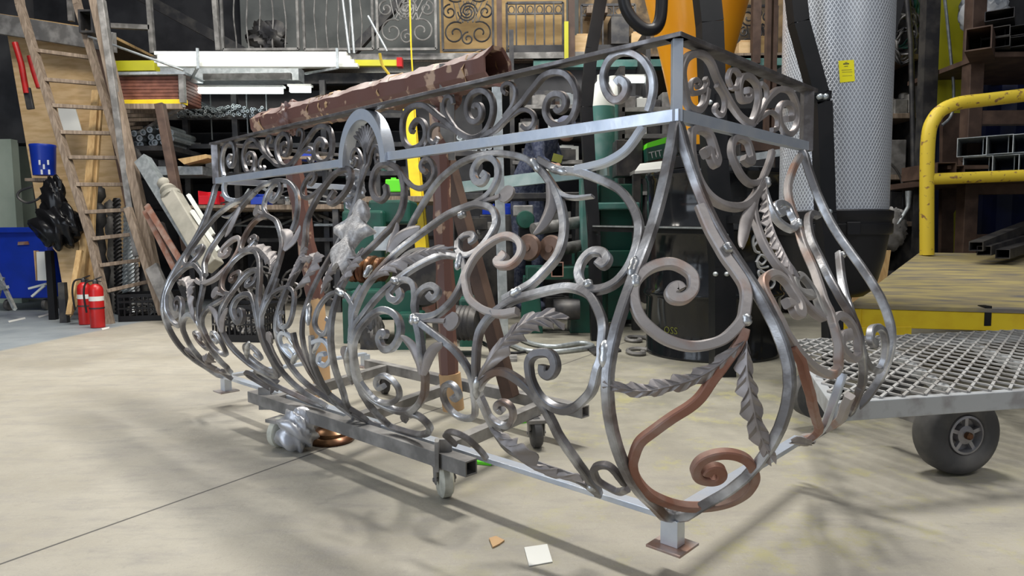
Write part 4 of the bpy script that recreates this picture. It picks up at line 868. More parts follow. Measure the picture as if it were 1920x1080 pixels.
b = MB(); b.tube(smooth_path([P(*a, YS - .2) for a in ((1662, 300), (1680, 318), (1692, 345), (1694, 390), (1704, 372), (1706, 350))], 5), .012, 8); b.build('drop_cable', 'darksteel', None, 'thin dark cable drooping over the shelf beside the dust bin', 'cable', smooth=1.2)
b = MB(); b.tube([P(1704, 358, 6.2), P(1703, 388, 6.2), P(1680, 425, 6.2)], [.03, .02, .012], 8); b.build('air_gun', 'galv', None, 'air gun with a red collar hanging below the shelf', 'air gun', smooth=1)
for i, (u, v, s, m, lb) in enumerate(((1672, 430, .17, 'dsteel', 'dusty grey sack slumped beside the black dust bin'), (1545, 470, .22, 'black_plastic', 'dark crumpled bag on the ground behind the frame leg'), (1490, 470, .20, 'darksteel', 'dark bundle lying behind the serrated leaf scrolls'))):
    q = P(u, v, 6.3 + .1 * i); lump((q.x, q.y, s * 1.15 if i else q.z), s, 20 + i, .35, 16, (.7, .7, 1.1)).build('sack', m, None, lb, 'sack', smooth=1.3)
MB().box((P(1672, 440, 6.35).x, 6.4, .2), (.28, .3, .4)).build('low_crate', 'darksteel', None, 'dark low box beneath the grey sack', 'box', bev=.01)
a = P(1641, 450, 6.0); MB().box((a.x, 6.0, .45), (.055, .055, .9)).build('rusty_post', 'rust', None, 'short rusty square post standing behind the black dust bin', 'post')
b = MB(); q0 = P(1655, 460, 5.7); b.prism([Vector((q0.x - .35, 5.6, 0)), Vector((q0.x - .05, 5.6, 0)), Vector((q0.x + .10, 5.75, .62)), Vector((q0.x - .1, 5.75, .62))], (0, .02, 0)); b.build('leaning_board', 'lumber', None, 'pale board leaning below the dust bin', 'board')
# dark clutter, boxes and tall frames behind the drum
for i, (u0, v0, u1, v1, Y, m, lb) in enumerate(((1365, 300, 1440, 470, 6.4, 'darksteel', 'dark steel cabinet standing behind the black frame post'), (1445, 330, 1530, 500, 6.7, 'wall_dark', 'dark cabinet partly hidden behind the far end of the railing'))):
    b = MB(); q = P(u0, v0, Y); q1 = P(u1, v1, Y); b.box(((q.x + q1.x) / 2, Y + .2, q.z / 2), (q1.x - q.x, .4, q.z)); cb_ = b.build('dark_cabinet', m, None, lb, 'cabinet', bev=.008)
for i, u in enumerate((1441, 1453)):
    MB().box((P(u, 0, 5.9).x, 5.9, 1.9), (.035, .06, 3.8)).build('red_brown_upright', 'dark_brown', None, ('thin dark red-brown upright beside the mesh filter', 'second dark upright hard against the mesh filter')[i], 'upright')
b = MB(); b.bar(P(1368, 302, 4.9), P(1470, 285, 4.9), .03, .05); b.build('bench_edge', 'galv', None, 'pale steel bar running behind the side scrolls', 'bar')
b = MB(); pb(b, 1392, 262, 1462, 282, 5.6, .5); b.build('flat_stack', 'dark_brown', None, 'stack of brown boards behind the side scrolls', 'boards')
MB().box(((P(1392, 0, 5.6).x + P(1462, 0, 5.6).x) / 2, 5.85, P(0, 282, 5.6).z / 2), (.3, .45, P(0, 282, 5.6).z)).build('stack_pedestal', 'darksteel', None, 'dark pedestal holding the stack of brown boards', 'pedestal', bev=.01)
# ---------------------------------------------------------------- left side
MB().box((-7.0, 9.2, 1.25), (1.6, .1, 2.5)).build('wall_panel', 'pale_wall', kind='structure')
def dark_opening():
    b = MB(); pb(b, -60, -60, 48, 268, 8.4, .3); return b.build('opening_shade_1', 'wall_dark', kind='structure')  # solid dark block put in for the shade inside an opening
dark_opening()
b = MB(); q = P(10, 265, 8.3); b.box((q.x - .3, 8.35, 1.0), (.75, .12, 2.0)); b.build('pale_partition', 'pale_wall', kind='structure')
MB().bar(P(34, 60, 8.0), P(88, 460, 7.6), .10, .10).build('dark_jamb', 'darksteel', None, 'dark steel jamb leaning beside the pale green panel', 'jamb')
# blue wheeled bin
Yb = 7.3; q0, q1 = P(-30, 432, Yb), P(92, 552, Yb)
bn = thing('wheeled_bin', ((q0.x + q1.x) / 2, Yb + .3, 0), 'blue wheeled plastic bin against the pale green panel', 'bin')
b = MB(); x0, x1 = q0.x, q1.x; zt_, zb2 = q0.z, .14
vs = [(x0 - .02, Yb, zt_), (x1 + .02, Yb, zt_), (x1 + .02, Yb + .6, zt_), (x0 - .02, Yb + .6, zt_), (x0 + .05, Yb + .06, zb2), (x1 - .06, Yb + .06, zb2), (x1 - .06, Yb + .54, zb2), (x0 + .05, Yb + .54, zb2)]
b.add(vs, [(0, 1, 5, 4), (1, 2, 6, 5), (2, 3, 7, 6), (3, 0, 4, 7), (4, 5, 6, 7)]).build('body', 'blue', bn, bev=.01)
b = MB(); zc_ = zt_
for a, c in (((x0 - .03, Yb - .01, zc_), (x1 + .03, Yb - .01, zc_)), ((x1 + .03, Yb - .01, zc_), (x1 + .03, Yb + .62, zc_)), ((x0 - .03, Yb + .62, zc_), (x1 + .03, Yb + .62, zc_)), ((x0 - .03, Yb, zc_), (x0 - .03, Yb + .62, zc_))): b.bar(a, c, .05, .06)
b.build('rim', 'blue', bn, bev=.01)
for i, xx in enumerate((x1 - .12, x0 + .12)): MB().lathe((xx, Yb + .12, .065), [(.01, -.02), (.06, -.02), (.065, 0), (.06, .02), (.01, .02)], 20, (1, 0, 0)).build('wheel', 'rubber', bn, smooth=1)
q = P(43, 456, Yb); b = MB()
b.prism([Vector((q.x - .06, Yb + .012, q.z - .02)), Vector((q.x + .06, Yb + .012, q.z - .015)), Vector((q.x + .055, Yb + .008, q.z + .02)), Vector((q.x - .05, Yb + .008, q.z + .015))], (0, -.012, 0)); b.build('red_sticker', 'rust', bn, label='faded reddish sticker')
# plywood lining boards
def board(nm, pts, Y0, Y1, m, lb, cat, th=.02):
    zs = [P(u, v, Y0).z for u, v in pts]; z0_, z1_ = min(zs), max(zs); out = []
    for u, v in pts:
        z_ = P(u, v, Y0).z; Y = Y0 + (Y1 - Y0) * (z_ - z0_) / (z1_ - z0_ + 1e-6); out.append(P(u, v, Y))
    return MB().prism(out, (0, th, 0)).build(nm, m, None, lb, cat)
board('plywood_sheet', [(12, 55), (170, 48), (200, 150), (262, 500), (128, 500), (78, 440)], 7.4, 7.5, 'ply', 'large plywood sheet standing behind the steel ladder', 'plywood')
board('plywood_offcut', [(103, 452), (146, 452), (152, 560), (128, 600)], 6.5, 6.6, 'ply', 'narrow plywood offcut leaning beside the red extinguishers', 'plywood')
board('brown_board', [(170, 60), (205, 60), (262, 420), (240, 420)], 7.0, 7.2, 'dark_brown', 'long dark brown board leaning behind the ladder', 'board')
for i, (a, c, w, m, lb) in enumerate((((180, 170, 7.0), (150, 560, 6.4), .07, 'lumber', 'pale timber strip leaning behind the ladder, leftmost'), ((188, 190, 7.0), (165, 540, 6.5), .05, 'lumber', 'thin pale timber strip in the middle of the leaning strips'), ((176, 240, 6.9), (172, 545, 6.5), .045, 'lumber', 'pale timber strip nearest the dark newel posts'), ((130, 590, 6.15), (150, 470, 6.4), .05, 'lumber', 'short timber strip beside the extinguishers'))):
    b = MB(); pl(b, a, c, w, .03, up=(0, 1, 0)); b.build('timber_strip', m, None, lb, 'timber', 'timber strips leaning behind the ladder')
# ladder
ld = thing('steel_ladder', P(205, 608, 6.2), 'tall steel ladder leaning against the wooden landing', 'ladder'); ld.location.z = 0
LR = [((30, -40, 6.75), (38, 10, 6.72), (172, 450, 6.38), (207, 610, 6.18)), ((135, -40, 6.95), (146, 10, 6.9), (270, 440, 6.55), (300, 565, 6.45))]
for pts in LR:
    b = MB()
    for i in range(3): b.bar(P(*pts[i]), P(*pts[i + 1]), .055, .075, up=(0, 1, 0))
    b.build('side_rail', 'wood', ld, bev=.003)
for (u0, v0, u1, v1) in ((63, 94, 168, 108), (82, 149, 180, 157), (98, 198, 194, 203), (113, 248, 208, 250), (128, 295, 222, 296), (142, 346, 236, 346), (157, 398, 249, 393), (172, 448, 262, 438), (186, 498, 275, 486), (200, 546, 288, 526)):
    f = v0 / 610; b = MB(); b.bar(P(u0, v0, 6.72 - .5 * f), P(u1, v1, 6.92 - .42 * f), .035, .045, up=(0, 1, 0)); b.build('rung', 'wood', ld, bev=.003)
# leaning posts right of the ladder
for i, (a, c, w, m, lb) in enumerate((((170, -40, 6.6), (297, 540, 6.35), .085, 'wood', 'heavy dark post leaning beside the ladder'), ((190, 0, 6.5), (258, 480, 6.4), .06, 'dsteel', 'grey square steel post leaning just right of the ladder'), ((300, 195, 6.3), (352, 470, 6.2), .075, 'dark_brown', 'rust-brown post propping the yellow shelf'), ((240, 390, 6.3), (305, 590, 6.2), .06, 'wood', 'dark short plank leaning over the milk crate'))):
    b = MB(); pl(b, a, c, w, w, up=(0, 1, 0)); b.build('leaning_post', m, None, lb, 'post', bev=.004)
# landing
b = MB(); b.bar(P(-60, 36, 7.2), P(214, 80, 7.2), .05, .20, up=(0, 0, 1)); b.bar(P(214, 80, 7.2), P(214, 76, 9.9), .05, .2); b.build('landing_beam', 'dsteel', None, 'grey steel edge beam of the wooden landing above the ladder', 'beam', bev=.004)
b = MB(); q = [P(-60, 22, 7.2), P(190, 60, 7.2)]; b.prism([q[0], q[1], q[1] + Vector((0, 2.6, 0)), q[0] + Vector((0, 2.6, 0))], (0, 0, .03)); b.build('landing_deck', 'lumber', None, 'wooden deck boards of the landing', 'deck')
for i, (u, v0, v1) in enumerate(((128, -60, 40), (275, -60, 100), (398, -60, 95))):
    b = MB(); pl(b, (u, v0, 7.6), (u + (12 if i else 6), v1, 7.6), .05, .05, up=(0, 1, 0)); b.build('guard_post', 'dsteel', None, ('thin guard post rising from the wooden landing', 'grey guard post above the yellow beam', 'grey guard post at the left end of the upper railing')[i], 'post')
b = MB(); b.bar(P(200, 48, 7.6), P(282, 52, 7.6), .05, .05); b.build('guard_rail', 'dsteel', None, 'short grey horizontal rail beside the landing', 'rail')
q = P(178, 48, 6.9); b = MB(); b.hollow((q.x, 6.75, q.z), (q.x, 7.05, q.z), .14, .22, .02); b.build('tube_bracket', 'darksteel', None, 'dark open square bracket bolted to the post top', 'bracket')
bc = thing('bolt_cutters', P(55, 120, 6.85), 'bolt cutters with long red grips hanging on the plywood', 'bolt cutters')
MB().bar(P(50, 165, 6.86), P(58, 205, 6.86), .07, .03).build('jaw', 'darksteel', bc, bev=.006)
for i, (pts, lb) in enumerate(((((20, 80), (32, 120), (42, 175)), 'long red handle of the bolt cutters hanging left'), (((48, 105), (56, 135), (66, 165)), 'second red handle of the bolt cutters'))):
    b = MB(); b.tube([P(u + 8, v, 6.85) for u, v in pts], .028, 8); b.build('grip', 'red', bc, smooth=1)
b = MB(); b.lathe(P(82, 305, 6.95) - Vector((0, 0, .13)), [(.10, 0), (.115, .28), (.12, .30), (.115, .31), (.001, .3)], 24); o = b.build('blue_pail', 'blue', None, 'blue printed pail hanging on the plywood', 'pail', smooth=.8)
b = MB()
for i, (u, v) in enumerate(((72, 300), (80, 308), (88, 300), (76, 318), (90, 318))): pb(b, u, v, u + 4, v + 9, 6.82, .004)
q_ = b.build('printed_patch', 'mark_white'); q_.parent = o
MB().box(tuple(P(82, 338, 7.0)), (.25, .2, .03)).build('pail_shelf', 'wood', None, 'small wood ledge under the blue pail', 'ledge')
b = MB(); vs = [P(108, 200, 7.25), P(140, 200, 7.25), P(154, 248, 7.2), P(115, 252, 7.2)]; b.prism(vs, (0, .01, 0)); b.build('notice_card', 'paper', None, 'stained grey notice pinned on the plywood behind the ladder', 'notice')
bg_ = lump(P(108, 425, 6.5), .24, 31, .35, 24, (.95, .6, .85)); bg_.v += []; 
o = bg_.build('garbage_bag', 'bag', None, 'black plastic garbage bag tied to the board beside the ladder', 'bag', smooth=1.5)
b = lump(P(100, 378, 6.5), .15, 33, .4, 18, (.75, .5, 1.5)); b.build('bag_neck', 'bag', smooth=1.5).parent = o
b = MB(); b.tube(smooth_path([P(u, v, 6.6) for u, v in ((60, 350), (38, 358), (34, 370), (50, 380), (70, 374), (85, 360))], 5), .012, 8); b.build('wire_coil', 'darksteel', None, 'black wire loop sticking out beside the garbage bag', 'wire', smooth=1)
for i, (u0, v0, u1, v1, Y, m, lb) in enumerate(((68, 472, 92, 525, 6.75, 'paper', 'white flat panel leaning beside the blue bin'), (84, 470, 108, 590, 6.6, 'black_plastic', 'black tall case leaning beside the plywood offcut'), (108, 530, 130, 604, 6.35, 'darksteel', 'dark grey case on the floor beside the plywood offcut'), (66, 470, 72, 525, 6.8, 'cardboard', 'thin cardboard sheet behind the white panel'))):
    a, c = P(u0, v0, Y), P(u1, v1, Y); zz = min(a.z, c.z); b = MB(); b.prism([Vector((a.x, Y, a.z)), Vector((c.x - .03, Y, a.z)), Vector((c.x + .03, Y - .08, .0 if v1 > 560 else zz)), Vector((a.x + .05, Y - .08, 0 if v1 > 560 else zz))], (0, .05, 0)); b.build('leaning_case', m, None, lb, 'panel')
b = MB()
for a, c in (((-10, 500, 6.9), (28, 580, 6.6)), ((-10, 545, 6.8), (14, 538, 6.7)), ((5, 520, 6.8), (-12, 585, 6.8))): pl(b, a, c, .03, .03, up=(0, 1, 0))
b.build('folding_stool', 'galv', None, 'corner of a silver folding step stool in front of the blue bin', 'stool')
b = MB(); pl(b, (55, 541, 6.85), (88, 532, 6.8), .03, .02); pl(b, (60, 556, 6.8), (84, 535, 6.8), .02, .02); b.build('white_bracket', 'white', None, 'white bent bracket lying against the blue bin', 'bracket')
# extinguishers
def ext(u, v, label, first=None):
    q = G(u, v); e = thing('fire_extinguisher', (q.x, q.y + .06, 0), label, 'fire extinguisher', 'fire extinguishers at the ladder foot'); r = .058
    MB().lathe((q.x, q.y + .06, 0), [(.001, .0), (r, .005), (r, .33), (r * .9, .36), (r * .5, .385), (r * .35, .39)], 28).build('cylinder', 'red', e, smooth=.9)
    MB().lathe((q.x, q.y + .06, .385), [(.022, 0), (.022, .03), (.012, .045), (.001, .045)], 12).bar((q.x - .01, q.y + .06, .425), (q.x + .07, q.y + .04, .45), .014, .01).bar((q.x - .01, q.y + .06, .415), (q.x + .06, q.y + .04, .41), .012, .008).build('valve', 'darksteel', e)
    MB().tube(smooth_path([(q.x - .015, q.y + .05, .42), (q.x - .06, q.y + .02, .40), (q.x - .07, q.y, .3), (q.x - .055, q.y + .0, .14)], 5), .008, 8).build('hose', 'black_plastic', e, smooth=1)
    MB().lathe((q.x, q.y + .06, .2), [(r + .001, .04), (r + .001, .08)], 28, caps=False).build('label_band', 'paper', e, label='white instruction sticker')
    MB().lathe((q.x, q.y + .06, .17), [(r + .003, 0), (r + .003, .012)], 28, caps=False).build('strap', 'darksteel', e); return e
ext(154, 610, 'red fire extinguisher with a dark strap nearer the plywood offcut'); ext(176, 616, 'second red fire extinguisher against the ladder foot')
# milk crates
def crate(x, y, z, ang, w, d, h, label, grp):
    e = thing('milk_crate', (x, y, z), label, 'crate', grp); R = Matrix.Rotation(ang, 3, 'Z'); b = MB(); c = Vector((x, y, z))
    def wb(cx_, cy_, cz_, sx_, sy_, sz_): b.box(tuple(c + R @ Vector((cx_, cy_, cz_))), (sx_, sy_, sz_), R)
    wb(0, 0, .01, w, d, .02)
    for s in (-1, 1):
        for zz, hh in ((h - .015, .03), (.03, .05), (h * .72, .02), (h * .48, .014)):
            wb(0, s * d / 2, zz, w, .014, hh); wb(s * w / 2, 0, zz, .014, d, hh)
        for k in range(10): f = -.5 + k / 9; wb(f * w, s * d / 2, h / 2, .012, .010, h); wb(s * w / 2, f * d, h / 2, .010, .012, h)
    b.build('crate_frame', 'black_plastic', e)
    rn = random.Random(int(x * 100)); s_ = MB()
    for k in range(60):
        p = c + R @ Vector((rn.uniform(-.4, .4) * w, rn.uniform(-.4, .4) * d, rn.uniform(.04, h * .8))); t = Vector((rn.uniform(-1, 1), rn.uniform(-1, 1), rn.uniform(-.5, .5))).normalized() * rn.uniform(.03, .07); s_.bar(p - t, p + t, .016, .012)
    s_.build('metal_offcuts', 'dsteel', e, kind='stuff'); return e
q = G(262, 603); crate(q.x, q.y + .2, 0, .25, .46, .34, .26, 'black milk crate of metal offcuts at the foot of the ladder', 'milk crates')
q = G(452, 642); crate(q.x, q.y + .18, 0, -.15, .40, .34, .28, 'black milk crate on the floor seen through the belly scrolls', 'milk crates')
# twisted bars and newels behind the ladder
def newel(u, v, Y, h, r, m, label, lean=0.0, ball=False):
    q = P(u, v, Y); pr_ = [(r, 0), (r, h * .16), (r * .55, h * .18), (r * .8, h * .24), (r * 1.1, h * .34), (r * .55, h * .46), (r * .75, h * .5), (r * .45, h * .66), (r * .9, h * .7), (r * .9, h * .82), (r * .4, h * .85), (r, h * .9), (r * .9, h * .96), (.001, h)]
    b = MB(); b.lathe((q.x, Y, 0.0), pr_, 20, (lean, .04, 1)); return b.build('newel_post', m, None, label, 'newel post', 'turned posts behind the ladder', smooth=.9)
newel(190, 500, 6.9, 1.35, .075, 'darksteel', 'dark turned newel post behind the ladder rungs, leftmost', -.02); newel(208, 500, 7.1, 1.2, .06, 'dsteel', 'grey turned newel post behind the ladder rungs, second'); newel(268, 500, 7.0, 1.0, .05, 'darksteel', 'dark slim turned post right of the twisted bars')
def twist(u, Y, h, r, m, label, lean=0):
    q = P(u, 500, Y); b = MB(); vs = []; fs = []; n = 90; 
    for i in range(n + 1):
        z = h * i / n; a0 = z * 38
        for k in range(8):
            a = 2 * PI * k / 8 + a0; rr = r * (1 if k % 2 == 0 else .62); vs.append((q.x + lean * z + rr * math.cos(a), Y + .03 * z + rr * math.sin(a), z))
    fs = [(i * 8 + k, i * 8 + (k + 1) % 8, (i + 1) * 8 + (k + 1) % 8, (i + 1) * 8 + k) for i in range(n) for k in range(8)]; b.add(vs, fs); b.build('twisted_bar', m, None, label, 'twisted bar', 'twisted bars behind the ladder', smooth=.4)
twist(229, 6.8, 1.1, .035, 'galv', 'bright twisted steel bar behind the lower rungs', .06); twist(240, 6.75, 1.25, .04, 'galv', 'thick bright twisted bar behind the lower rungs', .03); twist(252, 6.9, 1.0, .035, 'dsteel', 'dull grey twisted bar beside the bright ones', .0); twist(218, 6.95, 1.2, .04, 'darksteel', 'dark twisted bar left of the bright ones', .02)
# shelf box with brown boards, yellow beams
def brown_stack():
    e = thing('bracket_shelf', P(280, 195, 6.7), 'yellow shelf bracket carrying a stack of brown boards', 'shelf')
    b = MB(); pb(b, 218, 187, 347, 196, 6.7, .06); b.build('front_beam', 'yellow', e, bev=.003)
    for i in range(6):
        f = i / 6; b = MB(); b.bar(P(215 + 12 * f, 200 + 50 * f, 6.72 + .25 * i), P(345 - 95 * f, 200 + 46 * f, 6.72 + .25 * i), .05, .05, up=(0, 1, 0)); b.build('support_batten', 'wood', e)
    b = MB(); pb(b, 334, 140, 346, 192, 6.68, .05); b.build('side_post', 'dsteel', e)
    b = MB(); b.bar(P(345, 198, 6.7), P(252, 255, 7.4), .03, .03, up=(0, 1, 0)); b.build('brace', 'dsteel', e)
brown_stack()
BL = ['lowest brown board of the stack on the yellow shelf', 'second brown board up in the shelf stack', 'third brown board up in the shelf stack', 'fourth brown board up in the shelf stack', 'fifth brown board up in the shelf stack', 'sixth brown board up in the shelf stack', 'topmost brown board of the shelf stack']
for i in range(7):
    b = MB(); v1 = 186.5 - i * 6.4; pb(b, 220, v1 - 4.6, 334, v1, 6.75, .5); b.build('brown_board', 'brown_board', None, BL[i], 'board', 'brown boards stacked on the yellow shelf', bev=.003)
b = MB(); pb(b, 205, 135, 346, 139, 6.7, .4); b.build('cover_strip', 'galv', None, 'thin pale metal strip lying on the brown boards', 'strip')
b = MB(); pb(b, 201, 114, 290, 132, 7.3, .15); b.build('yellow_beam', 'yellow_green', None, 'yellow beam end above the brown board stack', 'beam')
b = MB(); pl(b, (166, 68, 6.8), (345, 132, 6.6), 0, r=.012); b.build('stay_rod', 'galv', None, 'thin grey rod slanting from the landing to the shelf', 'rod')
# channel, brown lath, stone-like newel with ball finial
b = MB(); b.hollow(P(268, 300, 6.4), P(392, 500, 5.9), .12, .10, .01, up=(0, 1, 0)); b.build('galvanised_channel', 'galv', None, 'wide bright galvanised channel leaning against the rack', 'channel')
b = MB(); pl(b, (254, 280, 6.6), (340, 430, 6.2), .03, .05, up=(0, 1, 0)); b.build('thin_channel', 'darksteel', None, 'thin dark channel leaning behind the galvanised one', 'channel')
for i, (a, c, lb) in enumerate((((275, 385, 6.2), (345, 500, 5.9), 'rusty angle bar leaning under the galvanised channel'), ((272, 395, 6.25), (335, 520, 5.95), 'second rusty angle bar leaning lower'))):
    b = MB(); pl(b, a, c, .05, .02, up=(0, 1, 0)); b.build('rusty_bar', 'rust', None, lb, 'bar')
fp = thing('ball_post', P(340, 400, 6.0), 'beige square post with a ball finial leaning beside the channel', 'post')
a, c = P(322, 368, 6.15), P(400, 500, 5.8); b = MB(); b.bar(a, c, .15, .13, up=(0, 1, 0)); b.build('shaft', 'finial_beige', fp, bev=.01)
d_ = (a - c).normalized(); MB().lathe(a, [(.08, -.01), (.09, .02), (.06, .04), (.05, .05), (.075, .075), (.06, .11), (.03, .13), (.055, .15), (.06, .18), (.04, .21), (.001, .225)], 20, d_).build('finial', 'finial_beige', fp, smooth=.9)
for i, (a, c, lb) in enumerate((((353, 365, 6.2), (400, 440, 6.1), 'white thin rod leaning beside the ball post, nearer'), ((360, 395, 6.0), (410, 470, 5.9), 'white thin rod leaning beside the ball post, lower'))):
    b = MB(); pl(b, a, c, .03, .03, up=(0, 1, 0)); b.build('white_rod', 'white', None, lb, 'rod')
for i, (a, c, w, m, lb) in enumerate((((285, 500, 6.2), (330, 600, 6.0), .12, 'dsteel', 'wide grey plank leaning low right of the ladder'), ((262, 420, 6.6), (310, 560, 6.3), .09, 'dark_brown', 'brown plank leaning behind the milk crate'), ((300, 420, 6.4), (352, 560, 6.1), .07, 'darksteel', 'dark plank leaning under the rusty bars'))):
    b = MB(); pl(b, a, c, w, .04, up=(0, 1, 0)); b.build('leaning_plank', m, None, lb, 'plank')
# ---------------------------------------------------------------- mezzanine at the back
YM = 8.0
b = MB(); b.box((.6, 10.1, 3.9), (9, .1, 1.9)); b.build('wall_upper', 'block', kind='structure')
zf = P(600, 104, YM).z
b = MB(); b.box((-.2, YM + 1.0, zf - .05), (7.0, 2.0, .06)); b.build('mezzanine_floor', 'wood', kind='structure')
one('mezzanine_beam', 'dsteel', 'long grey steel edge beam under the upper railings', 'beam', fn=lambda b: b.bar((P(285, 100, YM).x, YM, zf - .03), (P(1100, 108, YM).x, YM, zf - .03), .06, .07))
one('dark_beam', 'darksteel', 'dark steel beam below the white tube bundle', 'beam', fn=lambda b: (pb(b, 350, 140, 1080, 152, YM + .3, .1)))
one('diagonal_brace', 'darksteel', 'dark steel brace slanting under the roof', 'brace', fn=lambda b: pl(b, (240, -20, 8.6), (470, 105, 8.6), .12, .12))
one('roof_truss_bar', 'darksteel', 'dark truss bar slanting towards the plywood wall', 'brace', fn=lambda b: pl(b, (770, -20, 8.8), (660, 100, 8.8), .1, .1))
# mezzanine plywood with gates
one('plywood_wall', 'ply_far', 'old plywood boarding along the upper gallery', 'plywood', fn=lambda b: pb(b, 822, -70, 1062, 104, YM + .45, .03))
def gate(u0, v0, u1, v1, Y, style, label, m='darksteel', name='iron_gate', seed=1):
    e = thing(name, P(u0, v1, Y), label, 'gate panel', 'iron panels on the upper gallery')
    a, c = P(u0, v0, Y), P(u1, v1, Y); w_, h_ = c.x - a.x, a.z - c.z; o = Vector((a.x, Y, c.z)); rn = random.Random(seed)
    def pt(x, z, dy=0): return o + Vector((x * w_, dy, z * h_))
    f = MB()
    for p_, q_ in (((0, 0), (1, 0)), ((0, 1), (1, 1)), ((0, 0), (0, 1)), ((1, 0), (1, 1))): f.bar(pt(*p_), pt(*q_), .028, .028)
    f.build('frame', m, e)
    if style == 'bars':
        k = int(w_ / .11)
        for i in range(1, k): MB().bar(pt(i / k, 0), pt(i / k, 1), .018, .018).build('baluster', m, e)
        s = MB()
        for i in range(k):
            for zc in (.12, .88): s.tube([pt((i + .5 + .32 * math.cos(t)) / k, zc + .07 * math.sin(t)) for t in np.linspace(0, 2 * PI, 12)], .007, 5)
        s.build('ring_band', m, e); MB().bar(pt(0, .2), pt(1, .2), .02, .02).bar(pt(0, .8), pt(1, .8), .02, .02).build('cross_rail', m, e)
    if style == 'scroll':
        def sp(x, z, r, a0, sg, t1=4.2, n=26): return [pt(x + (r * (1 - .8 * i / n)) * math.cos(a0 + sg * t1 * PI * i / n / 1.5) * h_ / w_, z + (r * (1 - .8 * i / n)) * math.sin(a0 + sg * t1 * PI * i / n / 1.5)) for i in range(n + 1)]
        for x, z, r, a0, sg in ((.25, .22, .16, 1, 1), (.75, .22, .16, 2, -1), (.25, .78, .16, -1, -1), (.75, .78, .16, 4, 1), (.5, .5, .13, 0, 1), (.5, .5, .13, PI, 1), (.15, .5, .10, 1.5, 1), (.85, .5, .10, 1.5, -1), (.5, .15, .09, 1.5, 1), (.5, .87, .09, -1.5, 1)):
            MB().tube(sp(x, z, r, a0, sg), .010, 6).build('scroll', m, e, smooth=1)
        x_ = MB()
        for i in range(5): x_.bar(pt(.3 + .1 * i, .36), pt(.42 + .1 * i - .2, .64), .010, .010).bar(pt(.1 + .1 * i + .2, .36), pt(.2 + .1 * i + .3, .64), .010, .010)
        x_.build('lattice', m, e)
    if style == 'wave':
        k = int(w_ / .13)
        for i in range(1, k): MB().tube([pt(i / k + .012 * math.sin(t * 9 + i), t, 0) for t in np.linspace(0, 1, 14)], .008, 5).build('wavy_baluster', m, e, smooth=1)
    return e
gate(412, -60, 560, 92, YM, 'wave', 'thin-barred grey railing panel above the white tubes', 'dsteel', 'railing_panel')
gate(566, -60, 700, 92, YM + .1, 'wave', 'tangled thin railing panel in front of the block wall', 'dsteel', 'railing_panel', 2)
gate(705, -60, 818, 92, YM - .1, 'scroll', 'grey scrollwork panel left of the yellow plywood', 'dsteel', 'scroll_panel', 3)
gate(828, -50, 925, 94, YM + .2, 'scroll', 'dark scrollwork gate against the bright plywood', 'darksteel', 'scroll_panel', 4)
gate(950, 6, 1056, 106, YM + .15, 'bars', 'dark barred gate with ring bands against the plywood', 'darksteel', 'barred_gate')
gate(1090, 10, 1190, 104, YM + .2, 'bars', 'dark barred gate half hidden behind the orange cone', 'darksteel', 'barred_gate')
gate(1385, 12, 1455, 108, YM + .2, 'scroll', 'dark scroll panel between the orange cone and the mesh filter', 'darksteel', 'scroll_panel', 6)
one('plywood_wall', 'ply_dim', 'grimy patchy boarding behind the cone and filter', 'plywood', fn=lambda b: pb(b, 1085, -60, 1470, 108, YM + .45, .03))
for i, (u0, v0, u1, v1, m) in enumerate(((1078, 66, 1108, 108, 'ply'), (1146, 30, 1180, 82, 'darksteel'), (1184, 62, 1210, 108, 'ply'), (1386, 78, 1418, 108, 'ply'), (1422, 70, 1450, 108, 'ply_far'), (1100, 12, 1140, 24, 'wood'))):
    b = MB(); pb(b, u0, v0, u1, v1, YM + .1, .3); pb(b, u0 + 3, v0 - 3, u1 - 3, v0, YM + .13, .2); b.build('gallery_box', m, None, ('tan box at the left end of the far gallery', 'black box in the middle of the far gallery', 'tan box beside the orange cone on the gallery', 'tan box right of the orange cone on the gallery', 'brown box hard against the dark uprights on the gallery', 'weathered beam end above the far gallery boxes')[i], 'box', bev=.006)
hs = MB(); hs.tube(smooth_path([P(u, v, 3.9) for u, v in ((1168, -60), (1170, 0), (1180, 28), (1198, 48), (1215, 56), (1232, 50), (1240, 20), (1242, -60))], 6), .035, 12); hs.build('suction_hose', 'black_plastic', None, 'thick black hose looping down beside the orange cone', 'hose', smooth=1)
one('gallery_shelf', 'pale_green', 'pale beam under the barred gates behind the cone', 'beam', fn=lambda b: pb(b, 1000, 108, 1470, 122, YM, .2))
for i, u in enumerate((936, 1072, 1420)):
    one('gallery_post', 'dark_brown', ('dark post between the two bright plywood gates', 'dark post right of the barred gate', 'slim dark post between cone and filter')[i], 'post', fn=lambda b: pb(b, u - 6, -70, u + 6, 118, YM - .05, .08))
one('yellow_strut', 'yellow_green', 'yellow strut beside the barred gate', 'strut', fn=lambda b: pb(b, 1058, 40, 1066, 112, YM - .1, .04))
for i, (a, c) in enumerate((((640, -20), (655, 100)), ((664, 100), (655, -20)), ((690, 30), (726, 96)))):
    b = MB(); pl(b, (*a, YM - .1), (*c, YM - .1), 0, r=.016); b.build('leaning_rod', 'galv', None, ('pale thin rod leaning on the upper railing, leftmost', 'pale thin rod crossing beside it', 'pale thin rod leaning nearest the scroll panel')[i], 'rod')
b = lump(P(500, 70, YM + .06), .17, 41, .9, 18, (1.1, .5, .9)); b.build('iron_ornament', 'darksteel', None, 'black spiky iron ornament hanging on the upper railing', 'ornament', smooth=.8)
